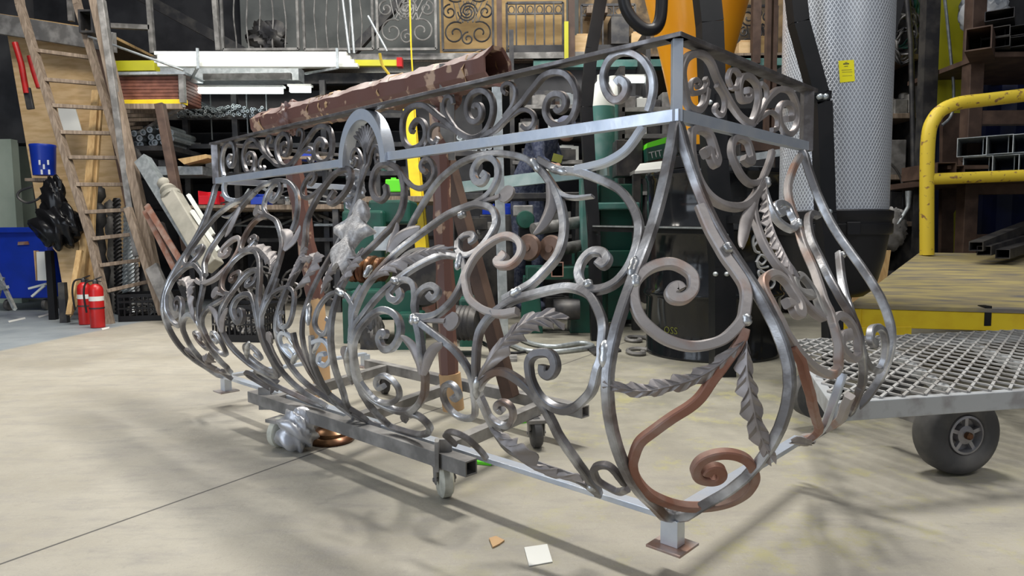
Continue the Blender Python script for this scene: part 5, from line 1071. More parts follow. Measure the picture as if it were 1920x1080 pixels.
one('yellow_rope', 'yellow', 'yellow rope dangling down past the wrapped beam', 'cord', fn=lambda b: b.tube(smooth_path([P(u, v, 7.2) for u, v in ((768, -20), (770, 60), (772, 110), (780, 250), (775, 300))], 5), .009, 6), smooth=1)
one('yellow_rope', 'yellow', 'short yellow rope looped over the wrapped beam', 'rope', fn=lambda b: b.tube(smooth_path([P(u, v, 2.7) for u, v in ((712, 100), (716, 120), (724, 132), (730, 140))], 5), .006, 6), smooth=1)
# white tube bundle
WL = ['topmost white tube of the bundle under the gallery', 'second white tube of the bundle', 'third white tube of the bundle', 'lowest front white tube of the bundle']
for i in range(4):
    b = MB(); v = 101 + i * 7.2; b.bar(P(292 + (i % 2) * 6, v, 6.9 - .05 * i), P(672 - (3 - i) * 7, v + 1, 6.9 - .05 * i), .07, .036); b.build('white_tube', 'white', None, WL[i], 'white tube', 'white tubes strapped under the gallery', bev=.003)
for i, u in enumerate((370, 632)):
    b = MB(); pb(b, u - 3, 90, u + 3, 128, 6.66, .02); b.bar(P(u, 128, 6.67), P(u - (12 if i == 0 else 60), 150 if i == 0 else 138, 6.9), .02, .02, up=(0, 1, 0)); b.build('strap_hook', 'galv', None, ('pale hook strapping the left end of the white tubes', 'pale hook strapping the right end of the white tubes')[i], 'hook')
one('grey_trough', 'galv', 'long grey trough under the white tubes', 'trough', fn=lambda b: pb(b, 300, 127, 560, 150, 7.3, .2))
one('tube_holder', 'dsteel', 'dim unlit lamp channel under the trough', 'channel', fn=lambda b: pb(b, 380, 138, 545, 148, 7.1, .05))
one('yellow_tube', 'yellow_green', 'yellow pole end beyond the white tubes', 'pole', fn=lambda b: (b.bar(P(560, 119, 7.1), P(745, 119, 7.1), .06, .06)))
q_ = MB().bar(P(745, 118, 7.1), P(755, 118, 7.1), .09, .09).build('red_sleeve', 'red', label='red end sleeve'); q_.parent = bpy.data.objects['yellow_tube']
def lamp(u0, u1, v, Y, label):
    e = thing('strip_light', P(u0, v, Y), label, 'strip light', 'lit strip lights')
    MB().bar(P(u0, v, Y), P(u1, v, Y), .05, .055).build('tube', 'lamp', e); MB().bar(P(u0 - 3, v - 7, Y + .01), P(u1 + 3, v - 7, Y + .01), .09, .02).build('housing', 'white', e)
lamp(346, 530, 170, 7.2, 'long lit white strip light under the gallery, left'); lamp(544, 582, 168, 7.3, 'short lit end of a strip light beside the dark hook'); lamp(1160, 1216, 150, 7.6, 'lit strip light glimpsed beside the orange cone')
lamp(690, 1000, 146, 8.6, 'dim distant strip light behind the wrapped beam')
# storage rack
RY = 7.6
rk2 = thing('bar_rack', (P(500, 0, RY).x, RY, 0), 'dark blue-grey storage rack of rods and pipes under the gallery', 'rack')
for u in (338, 432, 600, 700, 760): MB().box((P(u, 0, RY).x, RY, 1.25), (.06, .06, 2.5)).build('upright', 'darksteel', rk2)
for u in (395, 463, 500): b = MB(); pb(b, u - 2, 175, u + 2, 262, RY - .05, .03); b.build('divider', 'galv', rk2)
MB().box((P(560, 0, RY).x, RY + 1.0, 1.3), (3.9, .05, 2.6)).build('back_panel', 'wall_dark', rk2)
for v, u0, u1 in ((222, 250, 780), (276, 245, 780), (330, 240, 780), (388, 240, 780)):
    a = P(u0, v, RY); c = P(u1, v, RY); MB().box(((a.x + c.x) / 2, RY + .45, a.z), (c.x - a.x, .95, .05)).build('shelf_board', 'darksteel', rk2)
def ends(u0, u1, v0, v1, r, n, Y, m, lbl, name, seed, L_=.5):
    rn = random.Random(seed); src = None; c = MB(); 
    pts = []
    tries = 0
    while len(pts) < n and tries < 9000:
        tries += 1; u = rn.uniform(u0, u1); v = v1 - (v1 - v0) * rn.random() ** 1.0 * (.75 + .25 * math.sin(u * .09)); q = P(u, v, Y)
        if all((q - o).length > r * 1.85 for o in pts): pts.append(q)
    b = MB(); b.lathe((0, 0, 0), [(r, -L_), (r, 0), (r * .6, 0), (r * .55, -.03), (.001, -.03)], 8, (0, -1, 0), caps=False); me = None
    for i, q in enumerate(pts):
        if me is None:
            o = b.build(name, m, None, lbl, name.replace('_', ' '), lbl, smooth=.7); me = o
        else:
            o = me.copy(); COL.objects.link(o)
        o.location = (q.x, q.y + rn.uniform(-.08, .08), q.z)
ends(330, 420, 190, 217, .017, 75, RY - .1, 'galv', 'thin shiny rod ends piled on the top rack shelf, left heap', 'steel_rod', 1)
ends(428, 492, 194, 217, .017, 50, RY - .1, 'galv', 'thin shiny rod ends piled on the top rack shelf, right heap', 'steel_rod', 2)
ends(248, 322, 232, 271, .034, 26, 7.2, 'galv', 'round steel pipe ends piled below the yellow shelf', 'pipe_end', 3)
ends(860, 935, 250, 282, .034, 28, 7.2, 'galv', 'round steel pipe ends seen through the upper scrolls', 'pipe_end', 4)
a = P(290, 275, 7.2); MB().box((a.x, 7.4, a.z - .04), (.55, .8, .05)).build('pipe_shelf', 'darksteel', None, 'dark shelf carrying the pipes below the yellow shelf', 'shelf')
a = P(898, 288, 7.2); MB().box((a.x, 7.4, a.z - .02), (.55, .8, .05)).build('pipe_shelf', 'darksteel', None, 'dark shelf carrying the pipes behind the wrapped post', 'shelf')
# things on the rack shelves
def item(u0, v0, u1, v1, Y, dep, m, name, lb, cat, bev=.006): b = MB(); pb(b, u0, v0, u1, v1, Y, dep); return b.build(name, m, None, lb, cat, bev=bev)
item(292, 312, 380, 328, RY - .5, .4, 'galv', 'flat_tray', 'pale galvanised tray on the rack shelf', 'tray'); 
for i, (u0, v0, u1, v1) in enumerate(((384, 290, 410, 328), (296, 300, 322, 312))): item(u0, v0, u1, v1, RY - .1, .3, 'dsteel', 'sheet_stack', ('stack of grey plates beside the tray', 'small pale fittings on the tray')[i], 'plates')
b = MB(); b.prism([P(333, 298, 7.0), P(345, 308, 7.0), P(390, 296, 7.0), P(386, 289, 7.0)], (0, .25, .0)); b.build('wood_offcut', 'lumber', None, 'pale wedge of wood lying on the galvanised tray', 'offcut')
rb = MB(); 
def openbin(u0, v0, u1, v1, Y, m, lb, cat='bin', name='parts_bin'):
    a, c = P(u0, v0, Y), P(u1, v1, Y); w_, h_ = c.x - a.x, a.z - c.z; b = MB(); x, z = (a.x + c.x) / 2, c.z
    b.box((x, Y + .1, z + .005), (w_, .2, .01)); b.box((x, Y, z + h_ * .32), (w_, .01, h_ * .64)); b.box((x, Y + .2, z + h_ / 2), (w_, .01, h_)); b.box((a.x, Y + .1, z + h_ / 2), (.01, .2, h_)); b.box((c.x, Y + .1, z + h_ / 2), (.01, .2, h_)); return b.build(name, m, None, lb, cat, bev=.002)
openbin(372, 358, 405, 383, 6.9, 'red_plastic', 'bright red open parts bin on the rack shelf')
a = P(390, 384, 6.9); MB().box((a.x + .1, 7.1, a.z - .02), (.8, .5, .03)).build('bin_shelf', 'wood', None, 'wooden shelf under the red parts bin', 'shelf')
a, c = P(900, 403, 7.0), P(964, 403, 7.0); MB().box(((a.x + c.x) / 2, 7.12, a.z / 2), (c.x - a.x, .3, a.z)).build('bin_cabinet', 'darksteel', None, 'dark cabinet under the two blue parts bins', 'cabinet', bev=.006)
openbin(930, 380, 958, 402, 7.0, 'blue', 'bright blue parts bin on the bench behind the scrolls'); openbin(905, 382, 926, 402, 7.0, 'blue', 'second blue parts bin left of the first'); openbin(470, 362, 498, 383, 6.95, 'blue', 'blue parts bin seen through the left belly scrolls')
item(560, 275, 585, 300, 7.2, .2, 'blue', 'blue_box', 'blue and white carton on the rack behind the frieze', 'box')
MB().box((P(572, 300, 7.2).x, 7.35, P(0, 302, 7.2).z), (.5, .4, .03)).build('carton_shelf', 'wood', None, 'shelf under the blue carton', 'shelf')
one('yellow_step_ladder', 'yellow', 'yellow step ladder standing behind the wrapped post', 'ladder', fn=lambda b: (pl(b, (766, 205, 6.4), (796, 540, 6.1), .10, .04, up=(0, 1, 0)), pl(b, (776, 230, 6.7), (806, 520, 6.9), .05, .04, up=(0, 1, 0)), pl(b, (786, 380, 6.3), (800, 380, 6.6), .06, .02)))
# ---------------------------------------------------------------- benches and machines
def table(u0, v, u1, Y, dep, m, lb, th=.05, legs=((0.05), (.95)), name='workbench', lm='dsteel'):
    a, c = P(u0, v, Y), P(u1, v, Y); e = thing(name, (a.x, Y, 0), lb, 'workbench'); w_ = c.x - a.x; z = (a.z + c.z) / 2
    MB().box((a.x + w_ / 2, Y + dep / 2, z - th / 2), (w_, dep, th)).build('tabletop', m, e, bev=.003)
    for f in legs:
        for y_ in (Y + .05, Y + dep - .05): MB().box((a.x + w_ * f, y_, (z - th) / 2), (.06, .06, z - th)).build('leg', lm, e)
    return e
table(380, 384, 640, 6.9, .8, 'wood', 'long wooden bench behind the left half of the railing', lm='darksteel')
table(640, 368, 830, 6.0, .8, 'wood', 'wooden bench carrying the lime green box', lm='green')
table(830, 362, 1100, 5.9, .45, 'darksteel', 'dark steel bench behind the wrapped posts', lm='darksteel')
for i, (u0, v0, u1, v1, Y) in enumerate(((420, 430, 640, 470, 7.3), (660, 430, 1090, 460, 6.9))):
    a, c = P(u0, v0, Y), P(u1, v1, Y); ls_ = thing('low_shelf', ((a.x + c.x) / 2, Y + .3, 0), ('low dark shelf under the left bench', 'low dark shelf under the middle benches')[i], 'shelf'); MB().box(((a.x + c.x) / 2, Y + .3, (a.z + c.z) / 2), (c.x - a.x, .5, .04)).build('shelf_board', 'darksteel', ls_)
    for uu in (u0 + 4, u1 - 4): q = P(uu, v0, Y); MB().box((q.x, Y + .3, c.z / 2 + .1), (.05, .4, c.z + .2)).build('leg', 'darksteel', ls_)
lb_ = thing('lime_box', P(736, 350, 6.05), 'bright lime green tool box on the wooden bench', 'tool box')
b = MB(); pb(b, 722, 336, 752, 360, 6.05, .18); b.build('body', 'lime', lb_, bev=.01); b = MB(); pb(b, 733, 333, 742, 337, 6.1, .03); b.build('handle', 'lime', lb_)
item(722, 361, 752, 368, 6.05, .2, 'darksteel', 'bench_block', 'dark block under the lime box', 'block')
# green roller machine
gm = thing('roller_machine', P(700, 700, 4.2), 'dark green forming machine with brass rollers on a cast stand', 'machine'); gm.location.z = 0
def gpart(nm, u0, v0, u1, v1, Y, dep, m='green', bev=.02, lab=None): b = MB(); pb(b, u0, v0, u1, v1, Y, dep); return b.build(nm, m, gm, label=lab, bev=bev)
gpart('column', 640, 395, 722, 545, 5.0, .4); gpart('cabinet', 655, 545, 775, 600, 4.8, .5); gpart('base_leg', 738, 590, 790, 712, 4.6, .3); gpart('base_leg', 640, 560, 668, 700, 4.9, .3)
gpart('panel', 700, 425, 738, 470, 4.9, .05, 'galv', .004, 'pale metal side plate')
gpart('head', 690, 375, 770, 420, 5.1, .4)
for i, (u, v, r, Y) in enumerate(((664, 510, .07, 4.6), (682, 508, .085, 4.6), (699, 505, .095, 4.6), (715, 505, .085, 4.6))): MB().lathe(P(u, v, Y), [(.01, -.03), (r * .8, -.03), (r, -.015), (r * .9, 0), (r, .015), (r * .8, .03), (.01, .03)], 28, (1, -.4, 0)).build('roller', 'brass', gm, smooth=.8, label='shiny brass-coloured roller')
MB().lathe(P(790, 520, 4.9), [(.02, -.05), (.20, -.04), (.22, 0), (.20, .04), (.02, .05)], 36, (.5, -1, 0)).build('flywheel', 'darksteel', gm, smooth=.7)
MB().lathe(P(830, 515, 5.0), [(.02, -.05), (.16, -.04), (.18, 0), (.16, .04), (.02, .05)], 36, (.5, -1, 0)).build('flywheel', 'green', gm, smooth=.7)
gpart('gear_housing', 770, 470, 850, 560, 5.1, .3, 'green'); gpart('base_leg', 860, 560, 900, 700, 4.7, .3)
mt = thing('electric_motor', P(870, 610, 4.35), 'black ribbed electric motor behind the spoon leaf', 'motor')
MB().lathe(P(860, 605, 4.4), [(.001, -.16), (.09, -.15), (.11, -.12)] + [(.11 + .008 * (i % 2), -.12 + .015 * i) for i in range(16)] + [(.10, .14), (.001, .15)], 24, (1, -.3, 0)).build('motor_body', 'darksteel', mt, smooth=.4)
MB().box(tuple(P(860, 668, 4.4) + Vector((0, 0, -.08))), (.2, .2, .2)).build('motor_foot', 'darksteel', mt)
lump(P(700, 640, 4.7), .13, 51, .5, 16, (.7, .7, 1.3)).build('black_casting', 'darksteel', None, 'black lumpy casting hanging inside the big scroll opening', 'casting', smooth=.8)
# discs and rollers (slip roll)
sr2 = thing('slip_roll', P(1080, 470, 5.6), 'slip roll machine with brown end discs and long grey rollers', 'machine')
for u, v in ((992, 464), (1034, 466)): MB().lathe(P(u, v, 5.2), [(.01, -.035), (.095, -.03), (.105, 0), (.095, .03), (.03, .035), (.03, .05), (.001, .05)], 32, (-.6, -1, 0)).build('end_disc', 'disc_brown', sr2, smooth=.6, label='round brown end disc')
for (a, c, r) in (((1000, 430, 5.4), (1115, 412, 5.8), .05), ((1040, 470, 5.3), (1120, 455, 5.8), .05)):
    MB().tube([P(*a), P(*c)], r, 16).build('roll', 'dsteel', sr2, smooth=.8)
b = MB(); b.box(tuple(P(1050, 510, 5.4)), (.55, .35, .1)); b.build('bed', 'green', sr2, bev=.01)
for u in (996, 1090): a = P(u, 520, 5.3); MB().prism([Vector((a.x - .06, 5.3, a.z)), Vector((a.x + .06, 5.3, a.z)), Vector((a.x + .09, 5.3, 0)), Vector((a.x - .09, 5.3, 0))], (0, .3, 0)).build('leg', 'green', sr2, bev=.006)
MB().lathe(P(1062, 580, 5.2), [(.001, -.1), (.08, -.1), (.085, 0), (.08, .1), (.001, .1)], 24, (1, 0, 0)).build('motor', 'darksteel', sr2, smooth=.6)
b = MB(); b.hollow(P(1045, 505, 4.9), P(1045, 505, 5.4), .09, .11, .008); b.build('tube_stub', 'rust', None, 'short rusty rectangular tube end on the roll bed', 'tube')
# bench grinder
gr = thing('bench_grinder', P(975, 395, 5.9), 'dark green bench grinder behind the scrolls', 'grinder')
MB().lathe(P(985, 412, 5.8), [(.001, -.09), (.07, -.08), (.08, 0), (.07, .08), (.001, .09)], 20, (0, -1, 0)).build('grinder_body', 'green', gr, smooth=.8)
b = MB(); pb(b, 962, 385, 1000, 405, 5.8, .12); b.build('switch_housing', 'dsteel', gr, bev=.01)
b = MB(); pb(b, 972, 425, 998, 470, 5.85, .1); b.build('grinder_stand', 'black_plastic', gr, bev=.01)
# teal beam and drill column
one('teal_rail', 'rail_teal', 'long pale teal steel rail running behind the scrolls', 'rail', fn=lambda b: b.bar(P(860, 352, 5.6), P(1140, 318, 5.0), .05, .09))
one('white_sheet_edge', 'white', 'narrow white sheet lying on the rail under the welded joint', 'sheet', fn=lambda b: b.bar(P(1010, 322, 5.2), P(1120, 310, 4.95), .12, .012))
dp = thing('drill_column', P(1140, 600, 5.6), 'faded green pillar drill behind the black frame leg', 'machine'); dp.location.z = 0
def dpart(nm, u0, v0, u1, v1, Y, dep, m='pale_green', bev=.01): b = MB(); pb(b, u0, v0, u1, v1, Y, dep); return b.build(nm, m, dp, bev=bev)
dpart('pillar', 1090, 330, 1122, 560, 5.5, .2); dpart('body', 1125, 345, 1205, 470, 5.6, .28, 'green'); dpart('table_plate', 1120, 380, 1200, 392, 5.4, .5); dpart('foot', 1080, 470, 1200, 500, 5.5, .4, 'green'); dpart('stand', 1140, 500, 1190, 600, 5.6, .3, 'green')
for i, (u, Y) in enumerate(((1128, 6.05), (1150, 6.45))):
    q = P(u, 180, Y); e = thing('gas_cylinder', (q.x, Y, 0), ('teal gas cylinder with a white shoulder beside the black frame leg', 'second teal gas cylinder behind the first')[i], 'gas cylinder')
    r = .115; MB().lathe((q.x, Y, 0), [(r, 0), (r, q.z - .1)], 28).build('body', 'pale_green', e, smooth=.9)
    MB().lathe((q.x, Y, q.z - .1), [(r, 0), (r * .95, .10), (r * .7, .18), (r * .35, .23), (.04, .25), (.04, .28), (.001, .28)], 28).build('shoulder', 'white', e, smooth=.9, label='white domed shoulder')
# titan welder on a table
table(1190, 318, 1300, 5.4, .5, 'dsteel', 'small grey table behind the near corner of the railing', .03, lm='darksteel')
one('white_tray', 'white', 'white sheet metal tray on the small table above the drum', 'tray', fn=lambda b: b.prism([P(1190, 326, 4.95), P(1200, 312, 5.1), P(1300, 300, 5.1), P(1300, 316, 4.95)], (0, .0, .02)))
wl = thing('welding_machine', P(1245, 300, 5.5), 'green welding machine lettered on its front beside the near corner', 'welder')
b = MB(); b.prism([P(1212, 278, 5.5), P(1272, 262, 5.5), P(1272, 290, 5.5), P(1214, 303, 5.5)], (0, .3, 0)); b.build('front_case', 'green', wl, bev=.004)
b = MB(); b.prism([P(1214, 268, 5.5), P(1272, 250, 5.5), P(1272, 262, 5.5), P(1212, 278, 5.5)], (0, .3, 0)); b.build('top_case', 'lime', wl)
b = MB(); pb(b, 1214, 292, 1275, 316, 5.52, .28); b.build('lower_case', 'dark_brown', wl, bev=.005)
a = P(1242, 287, 5.49); text('TITAN', (0, 0, 0), .075, 'galv', None, Matrix.Identity(3), 'case_letters').matrix_world = Matrix.Translation(a) @ Matrix.Rotation(.20, 4, 'Y').inverted() @ Matrix.Rotation(PI / 2, 4, 'X')
for o in [o for o in COL.objects if o.name == 'case_letters']: o.parent = wl; o.matrix_parent_inverse = Matrix.Translation(-wl.location)
item(1155, 262, 1205, 330, 5.62, .2, 'darksteel', 'control_box', 'black control box fixed on the faded green drill', 'control box')
cs_ = thing('back_shelf', P(1240, 300, 6.3), 'shelf unit behind the welder and the corner post', 'shelf'); cs_.location.z = 0
xa, xb = P(1165, 200, 6.3).x, P(1340, 200, 6.3).x
for x_ in (xa, xb): MB().box((x_, 6.5, 1.15), (.05, .5, 2.3)).build('upright', 'darksteel', cs_)
for v_ in (202, 252, 318): MB().box(((xa + xb) / 2, 6.5, P(1250, v_, 6.3).z - .02), (xb - xa, .5, .04)).build('shelf_board', 'dsteel', cs_)
for v_, w_ in ((202, 'top'), (252, 'middle')):
    q = P(1250, v_, 6.3).z
    for i, (u, s_, m) in enumerate(((1180, .16, 'dsteel'), (1205, .12, 'white'), (1228, .15, 'darksteel'), (1258, .2, 'dsteel'), (1300, .18, 'dark_brown'), (1322, .13, 'galv'))):
        x_ = P(u, v_, 6.35).x; hh = s_ * (.6 + .3 * ((i * 7 + v_) % 3) / 2); b = MB(); b.box((x_, 6.45, q + hh / 2), (s_ * .8, s_, hh)); b.lathe((x_, 6.45, q + hh), [(.02, 0), (.02, .02), (.001, .02)], 8); b.build('equipment_case', m, None, ('first', 'second', 'third', 'fourth', 'fifth', 'last')[i] + ' case from the left on the ' + w_ + ' board of the shelf behind the welder', 'case', 'cases on the shelf behind the welder', bev=.005)
# ---------------------------------------------------------------- loose iron lying on the benches
rn = random.Random(77)
ORD = 'first second third fourth fifth sixth seventh eighth ninth tenth eleventh twelfth thirteenth fourteenth fifteenth sixteenth seventeenth eighteenth'.split()
def scrap(n, u0, u1, v, Y, kind, m, lb, nm, grp, L_=(.08, .25), heap=0.0, dy=.35):
    ztop = P((u0 + u1) / 2, v, Y).z if v > 0 else 0
    us = sorted(rn.uniform(u0, u1) for _ in range(n))
    for i, u in enumerate(us):
        q = P(u, max(v, 300), Y); q.y += rn.uniform(.05, dy); a = rn.uniform(0, PI); l = rn.uniform(*L_); b = MB(); t = Vector((math.cos(a), math.sin(a), rn.uniform(0, .5) if heap else 0)).normalized(); hz = .0
        if kind == 'bar': w_, h_ = rn.uniform(.015, .04), rn.uniform(.01, .03); b.bar(-t * l, t * l, w_, h_); hz = h_ / 2 + abs(t.z) * l
        elif kind == 'curl':
            pts = [Vector((math.cos(a + k * .35) * l * (1 - k / 24) * .5, .2 * l * math.sin(k * .3), math.sin(a + k * .35) * l * (1 - k / 24) * .5)) for k in range(18)]; b.tube(pts, .012, 6); hz = l * .5
        elif kind == 'blk':
            h_ = l * rn.uniform(.5, .95); R = Matrix.Rotation(rn.uniform(-.4, .4), 3, 'Z'); b.box((0, 0, 0), (l, l * .8, h_), R); b.box((0, 0, h_ * .5 + .008), (l * .6, l * .5, .016), R); hz = h_ / 2
        o = b.build(nm, m if isinstance(m, str) else m[i % len(m)], None, ORD[i] + ' ' + lb, nm.replace('_', ' '), grp, smooth=.8, bev=.003 if kind == 'blk' else 0); o.location = (q.x, q.y, ztop + hz + rn.uniform(0, heap))
scrap(12, 400, 630, 382, 6.9, 'bar', ['dsteel', 'darksteel', 'galv'], 'iron offcut from the left on the left bench', 'iron_offcut', 'iron offcuts on the left bench', (.08, .2), .06)
scrap(9, 410, 630, 382, 7.05, 'blk', ['dsteel', 'darksteel', 'dark_brown'], 'grimy tool block from the left on the left bench', 'tool_block', 'tool blocks on the left bench', (.05, .12))
scrap(9, 650, 820, 368, 6.2, 'blk', ['dsteel', 'darksteel', 'dark_brown', 'white'], 'small part from the left on the wooden bench', 'machine_part', 'small parts on the wooden bench', (.05, .12))
scrap(8, 845, 1080, 366, 6.0, 'bar', ['dsteel', 'galv', 'dark_brown'], 'short bar from the left on the dark steel bench', 'short_bar', 'short bars on the dark bench', (.06, .15))
scrap(12, 425, 640, 0, 7.0, 'curl', ['dsteel', 'darksteel', 'forged'], 'spare scroll from the left in the heap under the left bench', 'spare_scroll', 'spare scrolls under the left bench', (.3, .55), .10)
scrap(16, 430, 640, 430, 7.35, 'bar', ['darksteel', 'dsteel', 'galv'], 'scrap bar from the left on the low shelf of the left bench', 'scrap_bar', 'scrap bars under the left bench', (.12, .3), .12)
scrap(6, 870, 965, 450, 6.9, 'curl', ['white', 'dsteel'], 'pale coil from the left under the dark bench', 'wire_ring', 'coils under the dark bench', (.12, .2))
scrap(12, 850, 1080, 430, 6.9, 'blk', ['darksteel', 'dark_brown', 'dsteel'], 'dark box from the left on the low middle shelf', 'stored_box', 'boxes on the low middle shelf', (.12, .24))
scrap(9, 660, 1080, 0, 6.7, 'blk', ['darksteel', 'dsteel', 'dark_brown', 'rust'], 'box from the left on the floor under the middle benches', 'floor_box', 'boxes on the floor under the benches', (.2, .34))
scrap(8, 600, 760, 330, 7.6, 'blk', ['dsteel', 'darksteel', 'pale_green'], 'dusty box from the left on the rack shelf behind the arch', 'rack_box', 'boxes on the rack behind the arch', (.08, .2))
scrap(7, 345, 600, 276, 7.55, 'blk', ['dsteel', 'darksteel'], 'dusty casting from the left on the second rack shelf', 'casting', 'castings on the second rack shelf', (.06, .16))
scrap(12, 345, 640, 330, 7.6, 'blk', ['dsteel', 'darksteel', 'dark_brown', 'galv'], 'grimy box from the left on the third rack shelf', 'shelf_box', 'boxes on the third rack shelf', (.06, .17))
dsh = thing('distant_shelving', P(1090, 300, 7.5), 'dim steel shelving behind the big frieze scroll', 'shelving'); dsh.location.z = 0
xa, xb = P(960, 200, 7.5).x, P(1215, 200, 7.5).x
for x_ in (xa, xb): MB().box((x_, 7.8, 1.5), (.05, .6, 3.0)).build('upright', 'darksteel', dsh)
MB().box(((xa + xb) / 2, 8.15, 1.5), (xb - xa, .03, 3.0)).build('back_panel', 'wall_dark', dsh)
for v_ in (196, 248, 300, 360): MB().box(((xa + xb) / 2, 7.8, P(1090, v_, 7.5).z - .02), (xb - xa, .62, .04)).build('shelf_board', 'dsteel', dsh)
for v_, w_ in ((196, 'upper'), (248, 'middle'), (300, 'lower')): scrap(9, 970, 1205, v_, 7.5, 'blk', ['dsteel', 'darksteel', 'dark_brown', 'galv', 'red', 'darksteel', 'white'], 'dim box from the left on the ' + w_ + ' distant shelf', 'distant_box', 'boxes on the ' + w_ + ' distant shelf', (.08, .24))
# corroded bits and scroll on the floor
b = MB(); b.tube(smooth_path([G(u, v) + up * .02 for u, v in ((955, 650), (985, 662), (1020, 665), (1060, 663), (1110, 655), (1090, 648), (1040, 655), (1000, 650), (975, 640))], 6), .016, 8); b.build('flexible_conduit', 'galv', None, 'flexible metal conduit lying in a loop on the floor by the green legs', 'conduit', smooth=1)
b = MB(); b.tube(smooth_path([G(u, v) + up * .015 for u, v in ((905, 645), (930, 660), (960, 666), (985, 664))], 6), .010, 8); b.build('black_cable', 'black_plastic', None, 'black cable lying on the floor beside the conduit', 'cable', smooth=1)
for i, (u, v, lb) in enumerate(((1197, 664, 'spare flat scroll lying on the floor beside the drum'), (1192, 640, 'second spare scroll lying behind it beside the drum'))):
    q = G(u, v); pts = [q + Vector((math.cos(k * .35) * .10 * (1 - k / 26), math.sin(k * .35) * .16 * (1 - k / 26), .015)) for k in range(20)]; b = MB(); b.tube(pts, .014, 6); b.build('floor_scroll', 'dsteel', None, lb, 'scroll', smooth=1)
b = MB(); b.prism([G(1100, 655), G(1150, 648), G(1165, 660), G(1115, 668)], (0, 0, .015)); b.build('floor_plate', 'darksteel', None, 'dark plate lying on the floor beside the conduit', 'plate')
# galvanised newel with ball cap standing behind the frieze
bp_ = thing('ball_cap_post', P(935, 300, 4.2), 'slim grey post with a white ball cap rising behind the upper rail', 'post'); q = P(931, 150, 4.2); q2 = P(942, 330, 4.2)
MB().bar((q2.x, 4.2, 0), (q.x, 4.2, q.z), .06, .06, up=(0, 1, 0)).build('shaft', 'galv', bp_, bev=.003)
MB().lathe((q.x, 4.2, q.z), [(.045, 0), (.045, .015), (.02, .03), (.032, .05), (.032, .07), (.02, .095), (.001, .1)], 20).build('ball_cap', 'white', bp_, smooth=1)
MB().box((q2.x, 4.2, .01), (.16, .16, .02)).build('base_plate', 'dsteel', bp_)
one('ridged_bracket', 'galv', 'small ridged grey bracket hanging at the open end of the wrapped beam', 'bracket', fn=lambda b: [b.bar(P(938 + i * 3, 118 - i, 2.6), P(946 + i * 3, 138 - i, 2.6), .005, .02) for i in range(-1, 3)] and b.bar(P(934, 120, 2.61), P(950, 112, 2.61), .03, .008))
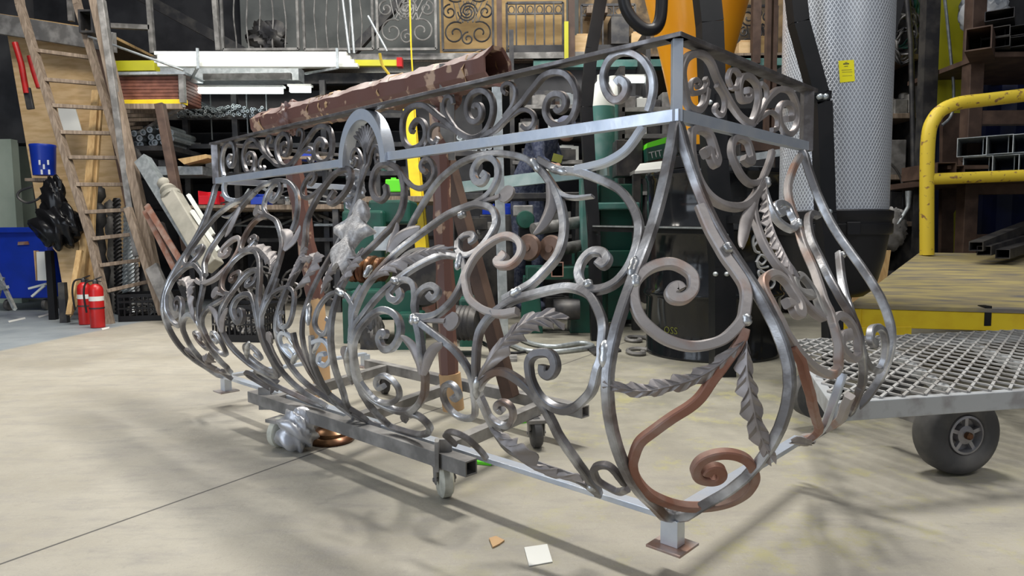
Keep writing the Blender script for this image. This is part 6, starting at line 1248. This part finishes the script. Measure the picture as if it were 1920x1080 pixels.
# ---------------------------------------------------------------- person bending over the bench
def person():
    Y = 6.75
    J = {'pelvis': (988, 345, Y + .15), 'chest': (1022, 268, Y), 'neck': (1040, 252, Y - .02), 'head': (1062, 243, Y - .04), 'sL': (1008, 258, Y - .12), 'eL': (1012, 300, Y - .2), 'wL': (1032, 309, Y - .22), 'sR': (1030, 262, Y + .16), 'eR': (1046, 296, Y + .1), 'wR': (1046, 310, Y - .05)}
    pos = {k: P(*v) for k, v in J.items()}
    pv = pos['pelvis']; pos['kL'] = Vector((pv.x - .08, pv.y - .05, .46)); pos['aL'] = Vector((pv.x - .10, pv.y + .02, .07)); pos['kR'] = Vector((pv.x + .10, pv.y - .03, .46)); pos['aR'] = Vector((pv.x + .12, pv.y + .05, .07)); pos['tL'] = pos['aL'] + Vector((.05, -.15, -.03)); pos['tR'] = pos['aR'] + Vector((.05, -.15, -.03)); pos['hL'] = pv + Vector((-.09, 0, -.06)); pos['hR'] = pv + Vector((.09, 0, -.06)); pos['waist'] = pv.lerp(pos['chest'], .5)
    names = list(pos); E_ = [('pelvis', 'waist'), ('waist', 'chest'), ('chest', 'neck'), ('chest', 'sL'), ('sL', 'eL'), ('eL', 'wL'), ('chest', 'sR'), ('sR', 'eR'), ('eR', 'wR'), ('pelvis', 'hL'), ('hL', 'kL'), ('kL', 'aL'), ('aL', 'tL'), ('pelvis', 'hR'), ('hR', 'kR'), ('kR', 'aR'), ('aR', 'tR')]
    E_ = [e for e in E_]; use = [n for n in names if n != 'head']
    me = bpy.data.meshes.new('person'); me.from_pydata([tuple(pos[n]) for n in use], [(use.index(a), use.index(b)) for a, b in E_], []); o = bpy.data.objects.new('person', me); COL.objects.link(o)
    rad = {'pelvis': .15, 'waist': .145, 'chest': .16, 'neck': .06, 'sL': .085, 'eL': .055, 'wL': .04, 'sR': .085, 'eR': .055, 'wR': .04, 'hL': .10, 'hR': .10, 'kL': .065, 'kR': .065, 'aL': .045, 'aR': .045, 'tL': .035, 'tR': .035}
    sk = o.modifiers.new('skin', 'SKIN'); bpy.context.view_layer.update()
    lay = me.skin_vertices[0] if len(me.skin_vertices) else None
    if lay is None:
        bm = bmesh.new(); bm.from_mesh(me); bm.verts.layers.skin.verify(); bm.to_mesh(me); bm.free(); lay = me.skin_vertices[0]
    for i, n in enumerate(use): lay.data[i].radius = (rad[n], rad[n]); lay.data[i].use_root = (n == 'pelvis')
    sb = o.modifiers.new('sub', 'SUBSURF'); sb.levels = 2; sb.render_levels = 2; me.materials.append(M['navy'])
    tag(o, 'person in a dark plaid shirt and grey cap bending over the bench', 'person')
    def sub(b, nm, m, **k):
        q = b.build(nm, m, None, **k); q.parent = o; return q
    hd = pos['head']; b = MB(); b.lathe(hd + Vector((0, 0, -.11)), [(.03, 0), (.06, .015), (.078, .06), (.085, .12), (.08, .17), (.05, .21), (.001, .22)], 20); sub(b, 'head', 'skin', smooth=1.2)
    b = MB(); b.lathe(hd + Vector((0, 0, .03)), [(.092, -.02), (.094, .03), (.08, .075), (.04, .10), (.001, .105)], 20); b.box(tuple(hd + Vector((.05, -.09, .015))), (.13, .10, .012), Matrix.Rotation(.4, 3, 'Z')); sub(b, 'cap', 'hair', smooth=.9)
    b = MB(); b.lathe(hd + Vector((.03, -.085, -.02)), [(.016, -.02), (.014, .0), (.005, .02)], 8); b.box(tuple(hd + Vector((.03, -.078, -.065))), (.04, .01, .006)); 
    for s in (-1, 1): b.lathe(hd + Vector((.02 + s * .03, -.076, .005)), [(.001, -.008), (.008, 0), (.001, .008)], 8)
    sub(b, 'face', 'skin', smooth=1)
    for s, w_, e_ in ((1, 'wL', 'eL'), (-1, 'wR', 'eR')):
        p = pos[w_]; d = (p - pos[e_]).normalized(); x = d.cross(up).normalized(); z_ = x.cross(d); b = MB()
        b.tube([p, p + d * .05, p + d * .085], [.028, .034, .030], 10)
        for k in range(4): f0 = p + d * .08 + x * (k - 1.5) * .017; l = (.055, .065, .062, .048)[k]; b.tube([f0, f0 + d * l * .5 - z_ * .006, f0 + d * l * .8 - z_ * .03], [.0085, .008, .006], 6)
        t0 = p + d * .03 + x * s * .03; b.tube([t0, t0 + x * s * .025 + d * .02, t0 + x * s * .03 + d * .05 - z_ * .01], [.011, .0095, .007], 6); sub(b, 'hand', 'skin', smooth=1.2)
person()
one('leather_piece', 'mark_yellow', 'folded olive-yellow sheet beside the hand of the bending person', 'sheet', fn=lambda b: b.prism([P(1038, 287, 5.45), P(1056, 292, 5.45), P(1052, 306, 5.45), P(1034, 302, 5.45)], (0, .02, 0)))
